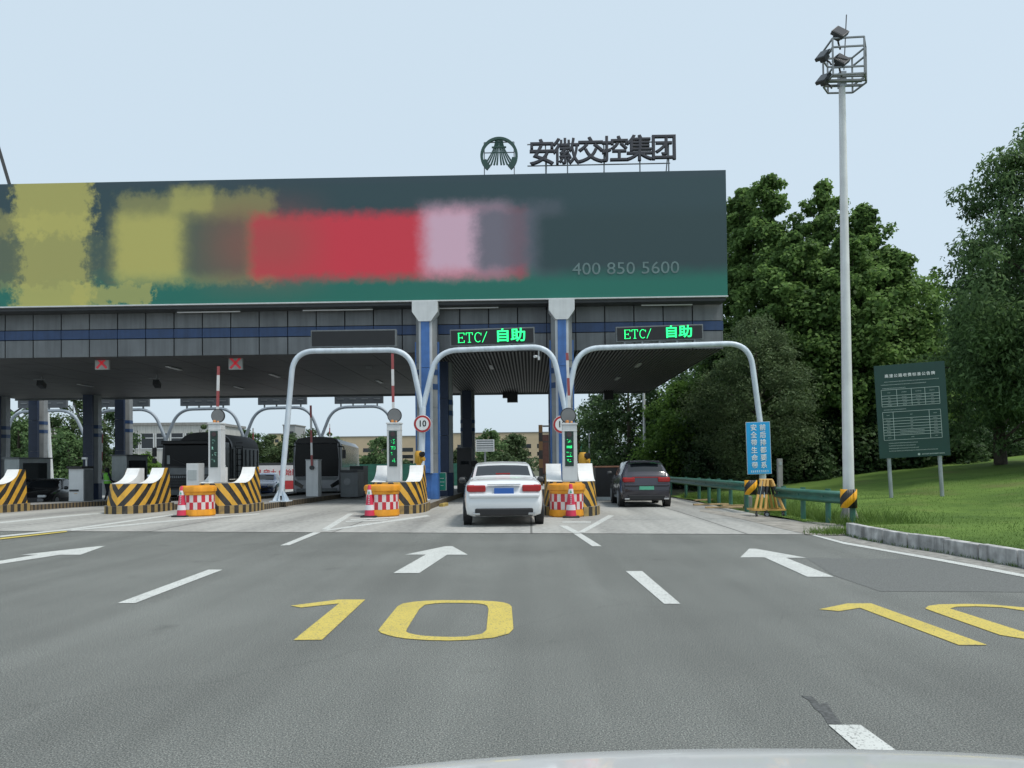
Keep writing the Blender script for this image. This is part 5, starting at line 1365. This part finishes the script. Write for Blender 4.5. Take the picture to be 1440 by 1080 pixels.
building('small grey block building above the trees beyond the coach', 398, 415, 598.5, 260, 12, mat('grey_facade', (.30, .31, .31), .8, var=.06), [(.8, .88, .1, .9, 2)], -2)
building('low yellowish building among trees beyond the coach', 378, 394, 611, 250, 12, mat('yellow_facade', (.52, .44, .26), .8, var=.06), [(.8, .88, .1, .9, 2)], -2)
building('distant white building at the left edge behind the trees', 0, 18, 598, 120, 12, whitew, [(.70, .86, .1, .9, 2)], -1)

# green mesh fence, banner, white slat board, small green sign
def fence(label, px0, px1, pyt, Yd, m):
    a, b = P(px0, pyt, Yd), P(px1, pyt, Yd); zg = gz(a.x, Yd); n = max(2, int((b.x - a.x) / 2.5)); h = a.z - zg
    t = thing('mesh_fence', label, 'fence', (a.x, Yd, zg)); wd = b.x - a.x
    mb = MB()
    for k in range(n): mb.span((wd * k / n + .05, -.015, .1), (wd * (k + 1) / n - .05, .015, h))
    mb.build('panel', m, t); mb = MB()
    for k in range(n + 1): mb.span((wd * k / n - .04, -.04, 0), (wd * k / n + .04, .04, h + .05))
    mb.build('fence_posts', M['railgreen'], t).name = 'post_row'
    return t
gm = mat('green_mesh', (.018, .11, .075), .6, var=.2, scale=3)
fence('green mesh fence behind the left blue column', 492, 648, 653, 62, gm)
fence('green mesh fence strip beyond the right blue column', 815, 832, 622, 75, mat('light_green_mesh', (.03, .22, .15), .6, var=.2))
a, b = P(352, 677, 64), P(417, 654, 64)
t = thing('red_banner', 'white banner with red Chinese writing above a red strip behind the blue car', 'banner', (a.x, 64, a.z)); wd, h = b.x - a.x, b.z - a.z
MB().span((0, 0, .05), (wd, .06, h)).build('cloth', mat('banner_white', (.62, .60, .60), .7, var=.05), t)
MB().span((0, -.01, -.95), (wd, .05, .04)).build('red_strip', M['red'], t); MB().span((0, -.005, h + .003), (wd, .065, h + .22)).build('top_edge', M['dark'], t)
text('自强 守土 创始聚', h * .42, M['red'], t, (wd * .5, -.012, h * .52), bold=.01, ext=.004)
mb = MB()
for k in range(3): mb.span((wd * k / 2 - .05, .07, -1.6), (wd * k / 2 + .05, .15, h))
mb.build('support', M['dark'], t)
a, b = P(669, 635, 78), P(695, 618, 78)
t = thing('slat_board', 'white framed slat board before the trees beyond the black terminal', 'sign', (a.x, 78, a.z)); wd, h = b.x - a.x, b.z - a.z
mb = MB(); mb.span((0, -.05, 0), (wd, .05, .1)); mb.span((0, -.05, h - .1), (wd, .05, h)); mb.span((wd - .1, -.05, .1), (wd, .05, h - .1)); mb.span((0, -.05, .1), (.1, .05, h - .1)); mb.build('frame', M['white'], t)
mb = MB()
for k in range(4): mb.span((.1, -.03, h * (.16 + .19 * k)), (wd - .1, .03, h * (.24 + .19 * k)))
mb.build('slats', M['white'], t).name = 'slat'; MB().span((.1, .035, .1), (wd - .1, .05, h - .1)).build('backing', M['grey'], t)
zz = gz(a.x, 78) - a.z
MB().span((wd * .45, .06, zz), (wd * .55, .16, h)).build('post', M['grey'], t)
# poles
for i, (px, y, pt, r_, lab, head) in enumerate(((906.5, 48, 545, .11, 'plain white pole standing before the dark trees right of the canopy', 0), (829, 58, 572, .07, 'slim grey street lamp at the edge of the trees', 1), (67, 50, 580, .14, 'white pole leaning slightly between the grey columns at the left', 2))):
    x = XA(px, y, 640); zg = gz(x, y); h = ZA(px, pt, y) - zg
    t = thing('lamp_pole', lab, 'pole', (x, y, zg))
    MB().tube([(.35 if head == 2 else 0, 0, 0), (0, 0, h)], [r_, r_ * .7], 12).build('shaft', M['white'] if head != 1 else M['galv'], t, smooth=True)
    if head == 1:
        for s in (-1, 1): MB().lathe([(.05, 0), (.22, .08), (.22, .25), (.05, .3)], 12, (s * .6, 0, h - .25)).build('lamp_head', M['dark'] if s < 0 else M['lamp'], t); 
        MB().bar((-.6, 0, h), (.6, 0, h), .06).build('cross_arm', M['galv'], t)
    else: MB().lathe([(r_ * 2, 0), (r_ * 2, .06)], 12, (.35 if head == 2 else 0, 0, 0)).build('flange', M['galv'], t)
# lattice tower
Yl = 112; q = P(-106, 680, Yl); ztop = ZA(-106, -116, Yl); t = thing('lattice_tower', 'dark steel lattice tower rising behind the left end of the billboard', 'tower', (q.x, Yl, gz(q.x, Yl)))
hh = ztop - t.location.z; bw = 16.7; mb = MB(); lv = [0, .2, .36, .5, .62, .72, .81, .89, .96]
cor = lambda f_, i: Vector(((bw * (1 - f_) + .3) * (-1, 1, 1, -1)[i], (bw * (1 - f_) + .3) * (-1, -1, 1, 1)[i], hh * f_))
for i in range(4):
    for f0, f1 in zip(lv, lv[1:]):
        mb.bar(cor(f0, i), cor(f1, i), .42); j = (i + 1) % 4
        mb.bar(cor(f0, i), cor(f1, j), .22); mb.bar(cor(f0, j), cor(f1, i), .22); mb.bar(cor(f1, i), cor(f1, j), .22)
mb.build('lattice', M['dark'], t)
MB().tube([(0, 0, hh * .95), (0, 0, hh * 1.06)], .12, 8).build('mast_tip', M['dark'], t)

# person in a green vest between the islands
def person(label, x, y, z, rz, H=1.66):
    root = thing('person', label, 'person', (x, y, z), rz); k = H / 1.75
    J = dict(pel=(0, 0, .95), sp=(0, .02, 1.15), ch=(0, .01, 1.36), nk=(0, .0, 1.50), hd=(0, -.03, 1.60), ht=(0, -.02, 1.71))
    for s, n in ((-1, 'l'), (1, 'r')):
        J.update({n + 'hip': (s * .09, 0, .90), n + 'kn': (s * .10, -.03 - .03 * s, .50), n + 'an': (s * .11, .03 + .04 * s, .09), n + 'toe': (s * .13, -.13 + .04 * s, .03),
                  n + 'sh': (s * .18, .01, 1.41), n + 'el': (s * .25, -.02, 1.14), n + 'wr': (s * .20, -.20, 1.02), n + 'ha': (s * .17, -.27, 1.03)})
    E = [('pel', 'sp'), ('sp', 'ch'), ('ch', 'nk'), ('nk', 'hd'), ('hd', 'ht')]
    for n in 'lr': E += [('pel', n + 'hip'), (n + 'hip', n + 'kn'), (n + 'kn', n + 'an'), (n + 'an', n + 'toe'), ('ch', n + 'sh'), (n + 'sh', n + 'el'), (n + 'el', n + 'wr'), (n + 'wr', n + 'ha')]
    RD = dict(pel=.13, sp=.12, ch=.135, nk=.055, hd=.085, ht=.075, hip=.095, kn=.06, an=.045, toe=.04, sh=.065, el=.045, wr=.032, ha=.035)
    names = list(J); me = bpy.data.meshes.new('body'); me.from_pydata([tuple(c * k for c in J[n]) for n in names], [(names.index(a), names.index(b)) for a, b in E], [])
    o = bpy.data.objects.new('body', me); COL.objects.link(o); o.parent = root
    md = o.modifiers.new('skin', 'SKIN'); o.modifiers.new('sub', 'SUBSURF').render_levels = 2
    for i, n in enumerate(names):
        r_ = RD[n] if n in RD else RD[n[1:]]; me.skin_vertices[0].data[i].radius = (r_ * k, r_ * k); me.skin_vertices[0].data[i].use_root = (n == 'pel')
    me.materials.append(mat('dark_uniform', (.018, .022, .035), .8, var=.15))
    MB().lathe([(.165, .93), (.17, 1.05), (.165, 1.2), (.185, 1.36), (.14, 1.46), (.07, 1.49)], 20).build('safety_vest', mat('hi_vis_green', (.24, .72, .08), .6, var=.1), root, smooth=True)
    MB().lathe([(.171, 1.06), (.169, 1.11)], 20).build('reflective_band', mat('reflective_silver', (.62, .66, .55), .4), root)
    MB().lathe([(.02, 1.74), (.07, 1.73), (.105, 1.66), (.11, 1.58), (.095, 1.52), (.06, 1.49)], 18, (0, .01, 0)).build('hair', mat('black_hair', (.008, .008, .009), .6, var=.1), root, smooth=True)
    MB().lathe([(.03, 1.50), (.07, 1.53), (.078, 1.60), (.06, 1.67), (.02, 1.69)], 16, (0, -.045, 0)).build('face', mat('skin', (.42, .26, .18), .6, var=.05), root, smooth=True)
    for s in (-1, 1):
        mb = MB(); hx, hy, hz = s * .17, -.27, 1.03; mb.tube([(hx, hy + .03, hz), (hx, hy - .05, hz)], [.03, .036], 8)
        for f_ in range(4): mb.tube([(hx + (f_ - 1.5) * .018, hy - .05, hz), (hx + (f_ - 1.5) * .02, hy - .09, hz - .01), (hx + (f_ - 1.5) * .02, hy - .115 - .006 * (1.5 - abs(f_ - 1.5)), hz - .035)], [.009, .009, .007], 6)
        mb.tube([(hx - s * .03, hy, hz), (hx - s * .05, hy - .04, hz - .01)], [.011, .009], 6)
        mb.build('hand', MATS['skin'], root, smooth=True)
    for c in root.children:
        if c.name.split('.')[0] != 'body': c.scale = (k,) * 3
    return root
x = XA(151, 35, 690); person('person with dark hair in a bright green vest standing between islands', x, 35, P(151, 706, 35).z, R(150))

# ------------------------------------------------------------------ trees and other green
def leaf_mesh(name, C, Nrm, size, aspect, m, rng, droop=0.0):
    """many small bent leaf faces: C centres, Nrm normals"""
    n = len(C); T = rng.normal(size=(n, 3)); T[:, 2] -= droop
    T -= (T * Nrm).sum(1)[:, None] * Nrm; T /= np.linalg.norm(T, axis=1)[:, None] + 1e-9
    B = np.cross(Nrm, T); sz = (size * rng.uniform(.6, 1.35, n))[:, None]
    V = np.empty((n, 4, 3), np.float32)
    V[:, 0] = C - T * sz * .5; V[:, 1] = C + B * sz * aspect * .5 + Nrm * sz * .08; V[:, 2] = C + T * sz * .5 - Nrm * sz * .10; V[:, 3] = C - B * sz * aspect * .5 + Nrm * sz * .08
    me = bpy.data.meshes.new(name); me.vertices.add(n * 4); me.vertices.foreach_set('co', V.reshape(-1))
    me.loops.add(n * 4); me.loops.foreach_set('vertex_index', np.arange(n * 4, dtype=np.int32))
    me.polygons.add(n); me.polygons.foreach_set('loop_start', np.arange(n, dtype=np.int32) * 4)
    me.update(calc_edges=True)
    at = me.attributes.new('leafrnd', 'FLOAT', 'FACE'); at.data.foreach_set('value', rng.random(n).astype(np.float32))
    me.materials.append(m); return me
PROF = {'cone': [(0, .42), (.12, .74), (.35, 1.0), (.6, .84), (.82, .54), (.93, .33), (1, .12)], 'round': [(0, .45), (.15, .82), (.4, 1), (.65, .93), (.85, .66), (1, .18)],
        'wide': [(0, .7), (.1, .92), (.35, 1), (.6, .88), (.8, .62), (.93, .36), (1, .08)], 'dome': [(0, .95), (.3, 1), (.6, .85), (.85, .5), (1, .1)]}
def crown_points(H, z0, rad, shape, nc, nl, cr, rng, squash=.75):
    pf = PROF[shape]; hs = np.array([p[0] for p in pf]); rs = np.array([p[1] for p in pf])
    h = rng.random(nc * 4); keep = rng.random(nc * 4) < np.interp(h, hs, rs) * .9 + .1; h = h[keep][:nc]
    a = rng.uniform(0, 2 * math.pi, len(h)); lob = 1 + .16 * np.sin(3 * a + h * 5 + rng.uniform(0, 6)) + .10 * np.sin(5 * a - h * 9)
    rr = np.interp(h, hs, rs) * rad * np.sqrt(rng.uniform(.22, 1, len(h))) * lob * rng.uniform(.86, 1.1, len(h))
    K = np.stack([rr * np.cos(a), rr * np.sin(a), z0 + h * (H - z0)], 1)
    if shape == 'cone':                                  # a full leading shoot: small clumps up the axis
        h2 = np.linspace(.62, .985, 30); a2 = rng.uniform(0, 6.28, 30); r2_ = rad * .55 * (1.02 - h2) * rng.uniform(.2, 1.1, 30)
        h = np.concatenate([h, h2]); K = np.concatenate([K, np.stack([r2_ * np.cos(a2), r2_ * np.sin(a2), z0 + h2 * (H - z0)], 1)])
    cs = cr * rng.uniform(.6, 1.3, len(h)); cs *= np.clip(.45 + np.interp(h, hs, rs) * .65, .35, 1)
    n = rng.poisson(nl, len(h)) + 8; idx = np.repeat(np.arange(len(h)), n)
    D = rng.normal(size=(len(idx), 3)); D /= np.linalg.norm(D, axis=1)[:, None]; q = rng.random(len(idx)) ** .42
    C = K[idx] + D * (cs[idx] * q)[:, None] * np.array([1, 1, squash])
    Nn = D * .55 + np.array([0, 0, .55]) + rng.normal(size=D.shape) * .55; Nn /= np.linalg.norm(Nn, axis=1)[:, None]
    return C, Nn, K
def tree(label, px, pyt, Y, rad, shape, lm, nc, nl, leaf, cr, seed, zfrac=.12, name='tree', cat='tree', group=None, zb=None, trunk_r=.17, aspect=.6, droop=0.0, squash=.75):
    rng = np.random.default_rng(seed); top = P(px, pyt, Y); z = gz(top.x, Y) if zb is None else zb; H = top.z - z
    t = thing(name, label, cat, (top.x, Y, z), 0, group)
    C, Nn, K = crown_points(H, H * zfrac, rad, shape, nc, nl, cr, rng, squash)
    o = bpy.data.objects.new('crown', leaf_mesh('crown', C, Nn, leaf, aspect, lm, rng, droop)); COL.objects.link(o); o.parent = t
    mb = MB(); bend = rng.normal(size=2) * .12 * trunk_r * 6
    tr = [Vector((bend[0] * f_, bend[1] * f_, H * f_)) for f_ in (0, .25, .5, .75, .95)]
    mb.tube(tr, [trunk_r * 1.25, trunk_r, trunk_r * .75, trunk_r * .45, trunk_r * .12], 9)
    for k in range(14 if H > 3 else 7):
        kp_ = K[rng.integers(len(K))]; f_ = max(.10, min(.86, kp_[2] / H - .14)); a_ = tr[0].lerp(tr[-1], f_ / .95)
        b_ = Vector(kp_); mid = a_.lerp(b_, .5) + Vector((0, 0, .12 * (b_ - a_).length))
        r_ = trunk_r * .42 * (1 - f_ * .6); mb.tube([a_, mid, b_], [r_, r_ * .6, r_ * .2], 6)
    mb.build('trunk', M['bark'], t, smooth=True)
    return t
plane = leaf_mat('plane_leaves', (.055, .110, .035), (.25, .40, .115), .5)
olive = leaf_mat('osmanthus_leaves', (.062, .098, .046), (.19, .265, .12), .4)
camph = leaf_mat('camphor_leaves', (.055, .105, .046), (.21, .33, .13), .5)
fresh = leaf_mat('fresh_leaves', (.045, .10, .024), (.23, .38, .075), .48)
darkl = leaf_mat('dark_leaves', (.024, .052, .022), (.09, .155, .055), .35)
far_l = leaf_mat('far_leaves', (.045, .075, .032), (.13, .19, .08), .3)
gp_ = 'tall plane trees on the right'
bz = lambda px, Y: bank(XA(px, Y, 680), Y) if Y < 35 else .35
for i, (px, pyt, Y, r, lab) in enumerate(((1042, 266, 43, 2.6, 'tall plane tree just right of the billboard edge, behind its neighbour'), (1078, 250, 41, 2.9, 'tallest plane tree, first to the right of the billboard'), (1156, 262, 40, 2.5, 'narrow pointed plane tree left of the lamp mast'),
        (1214, 290, 39, 2.5, 'narrow pointed plane tree just right of the lamp mast'), (1256, 352, 38, 2.6, 'shorter plane tree right of the lamp mast, above the notice board'), (1186, 330, 37, 2.5, 'plane tree directly behind the lamp mast'), (1112, 330, 38, 2.5, 'plane tree between the two tallest ones and nearer'))):
    tree(lab, px, pyt, Y, r, 'cone', plane, 240, 105, .225, .70, 20 + i, .10, 'plane_tree', group=gp_, zb=.35, trunk_r=.2, aspect=.8)
tree('thin leaved tree in the gap left of the big camphor', 1302, 378, 44, 2.2, 'round', fresh, 70, 60, .26, .8, 41, .15, 'tree', zb=.5)
tree('pale loose tree behind the gap left of the big camphor', 1345, 396, 50, 2.8, 'round', fresh, 80, 70, .26, .9, 42, .12, 'tree', zb=.6)
tree('round olive green osmanthus tree behind the last pipe arch', 1062, 448, 35.5, 3.0, 'round', olive, 230, 150, .13, .72, 43, .06, 'osmanthus_tree', zb=.1, trunk_r=.14, aspect=.5)
tree('large weeping camphor tree at the right edge of the picture', 1478, 170, 27.0, 3.4, 'wide', camph, 420, 165, .20, .80, 44, .16, 'camphor_tree', zb=bank(18.6, 27) - .1, trunk_r=.26, aspect=.38, droop=1.6)
tree('lower camphor tree behind the large one at the right edge', 1402, 400, 30.5, 2.4, 'wide', camph, 130, 110, .20, .75, 45, .12, 'camphor_tree', zb=bank(19, 30), trunk_r=.2, aspect=.38, droop=1.4)
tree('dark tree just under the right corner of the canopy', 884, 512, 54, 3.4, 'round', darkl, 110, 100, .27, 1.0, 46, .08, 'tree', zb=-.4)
tree('bright leaved tree right of the canopy corner', 968, 540, 47, 3.0, 'round', fresh, 130, 100, .24, .85, 47, .04, 'tree', zb=-.2)
tree('dark tree beside the slim street lamp', 848, 560, 60, 2.6, 'round', camph, 90, 90, .26, .9, 48, .05, 'tree', zb=-.4)
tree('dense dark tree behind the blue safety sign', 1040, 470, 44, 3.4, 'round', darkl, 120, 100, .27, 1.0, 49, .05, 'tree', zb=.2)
tree('dense dark tree between the osmanthus and the canopy corner', 995, 430, 50, 3.6, 'round', camph, 120, 100, .28, 1.05, 50, .04, 'tree', zb=0)
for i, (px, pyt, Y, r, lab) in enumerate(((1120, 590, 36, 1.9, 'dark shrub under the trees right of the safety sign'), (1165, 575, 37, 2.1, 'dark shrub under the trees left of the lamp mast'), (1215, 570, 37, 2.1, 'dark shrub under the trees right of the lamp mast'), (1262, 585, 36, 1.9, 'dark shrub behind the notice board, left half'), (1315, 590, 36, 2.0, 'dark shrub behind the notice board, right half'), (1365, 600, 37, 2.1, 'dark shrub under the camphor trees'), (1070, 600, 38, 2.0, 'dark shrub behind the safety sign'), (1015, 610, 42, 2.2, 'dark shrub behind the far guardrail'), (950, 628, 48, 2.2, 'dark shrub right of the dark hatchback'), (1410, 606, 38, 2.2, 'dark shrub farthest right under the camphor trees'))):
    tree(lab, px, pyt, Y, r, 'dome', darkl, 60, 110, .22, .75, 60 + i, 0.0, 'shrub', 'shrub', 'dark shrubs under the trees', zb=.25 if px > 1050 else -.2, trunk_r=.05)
def belt(name, x0, x1, y0, y1, hf, n, leaf, lm, seed, zb):
    rng = np.random.default_rng(seed); x = rng.uniform(x0, x1, n); y = rng.uniform(y0, y1, n)
    h = hf * (.72 + .18 * np.sin(x * .35 + 1) + .12 * np.sin(x * .93) + .08 * np.sin(x * 2.3 + y)); z = zb + h * rng.random(n) ** .8
    Nn = rng.normal(size=(n, 3)) + np.array([0, -.3, .5]); Nn /= np.linalg.norm(Nn, axis=1)[:, None]
    o = bpy.data.objects.new(name, leaf_mesh(name, np.stack([x, y, z], 1), Nn, leaf, .7, lm, rng)); COL.objects.link(o); return tag(o, kind='stuff')
belt('woodland', 10, 62, 52, 62, 11.0, 30000, .45, darkl, 1, 0)
belt('distant_tree_belt', -150, 40, 175, 190, 3.3, 12000, .8, far_l, 2, -.8)
belt('distant_tree_belt', -110, -34, 118, 128, 5.6, 10000, .6, far_l, 3, -.8)
lt = (('tree between the first two grey columns at the left edge', 26, 572, 62, 2.3), ('tall tree right of the second grey column', 102, 560, 60, 3.0), ('tree behind the dark blue column at the left', 146, 572, 64, 2.6), ('tree behind the leftmost pole, between columns', 74, 590, 58, 2.2), ('low tree beside the white building', 203, 640, 72, 1.7), ('small tree left of the leftmost toll booth', 8, 590, 70, 2.0), ('bushy tree left of the ticket machine', 96, 612, 55, 2.1))
for i, (lab, px, pyt, Y, r) in enumerate(lt): tree(lab, px, pyt, Y, r, 'round', (camph, fresh, darkl)[i % 3] if i != 1 else far_l, 80, 85, .26, .75, 80 + i, .03, 'tree', group='trees behind the left lanes', zb=gz(-40, 60) - .1)
mt = (('tree before the right end of the white building, above the dump truck', 283, 600, 92, 1.9), ('far tree right of the dump truck load', 352, 606, 112, 3.2), ('far tree behind the white banner', 384, 614, 112, 3.2), ('highest far tree left of the coach', 428, 602, 112, 3.6), ('far tree above the coach roof', 462, 610, 115, 3.4), ('far tree right of the tall barrier arm', 405, 612, 108, 3.0), ('dark tree right of the coach', 504, 648, 92, 1.6), ('tree before the tan building, left of the lane cabinet', 534, 616, 92, 1.9), ('low tree left of the left blue column', 566, 652, 92, 1.5), ('low tree behind the payment terminal', 641, 634, 95, 1.4), ('tree behind the white slat board', 690, 605, 92, 1.7), ('tree in the middle of the tan building wing', 724, 609, 95, 1.6), ('low tree above the white sedan roof', 712, 640, 84, 1.6), ('low far tree beside the height frame', 822, 640, 110, 2.2), ('low tree left of the white slat board', 662, 645, 86, 1.4))
for i, (lab, px, pyt, Y, r) in enumerate(mt): tree(lab, px, pyt, Y, r, 'round', (far_l, camph, far_l)[i % 3], 70, 75, .34, .85, 100 + i, .02, 'tree', group='trees beyond the toll plaza', zb=-.7)
# grass blades on the near bank and weeds at the kerb end
def blades(name, X, Yv, Z, h, wd, m, rng):
    n = len(X); a = rng.uniform(0, math.pi, n); hh = h * rng.uniform(.5, 1.4, n); lean = rng.normal(size=(n, 2)) * .45 * hh[:, None]
    dx, dy = np.cos(a) * wd, np.sin(a) * wd; V = np.empty((n, 3, 3), np.float32)
    V[:, 0] = np.stack([X - dx, Yv - dy, Z], 1); V[:, 1] = np.stack([X + dx, Yv + dy, Z], 1); V[:, 2] = np.stack([X + lean[:, 0], Yv + lean[:, 1], Z + hh], 1)
    me = bpy.data.meshes.new(name); me.vertices.add(n * 3); me.vertices.foreach_set('co', V.reshape(-1)); me.loops.add(n * 3); me.loops.foreach_set('vertex_index', np.arange(n * 3, dtype=np.int32))
    me.polygons.add(n); me.polygons.foreach_set('loop_start', np.arange(n, dtype=np.int32) * 3); me.update(calc_edges=True)
    at = me.attributes.new('leafrnd', 'FLOAT', 'FACE'); at.data.foreach_set('value', rng.random(n).astype(np.float32)); me.materials.append(m)
    o = bpy.data.objects.new(name, me); COL.objects.link(o); return tag(o, kind='stuff')
rng = np.random.default_rng(77); gr = leaf_mat('grass_blades', (.072, .135, .027), (.19, .29, .07), .38)
n = 45000; yv = 6.5 + 20 * rng.random(n) ** 1.25; xv = np.array([kerb_x(y) for y in yv]) + .16 + 11 * rng.random(n) ** 1.7
zv = np.array([bank(x, y) for x, y in zip(xv, yv)]) - .005
blades('grass', xv, yv, zv, .038, .005, gr, rng)
n = 9000; yv = rng.uniform(14.6, 32, n); xv = np.array([XA(1195, 16, 700) if y < 16 else 6.75 - .02 * (y - 16) for y in yv]) + np.abs(rng.normal(size=n)) * .55 - .05
zv = np.array([bank(x, y) for x, y in zip(xv, yv)]) - .01
blades('verge_grass', xv, yv, zv, .22, .008, gr, rng)
g = G(1172, 751); n = 500
blades('weeds', g.x + rng.normal(size=n) * .22, g.y + rng.normal(size=n) * .16, np.full(n, .01), .13, .008, gr, rng)
n = 900; kl = sum((b - a).length for a, b in zip(kp, kp[1:])); q = [kat(s) for s in rng.random(n) * kl]
blades('weeds', np.array([p.x for p in q]) - .03 + rng.normal(size=n) * .02, np.array([p.y for p in q]), np.full(n, .005), .05, .006, gr, rng)
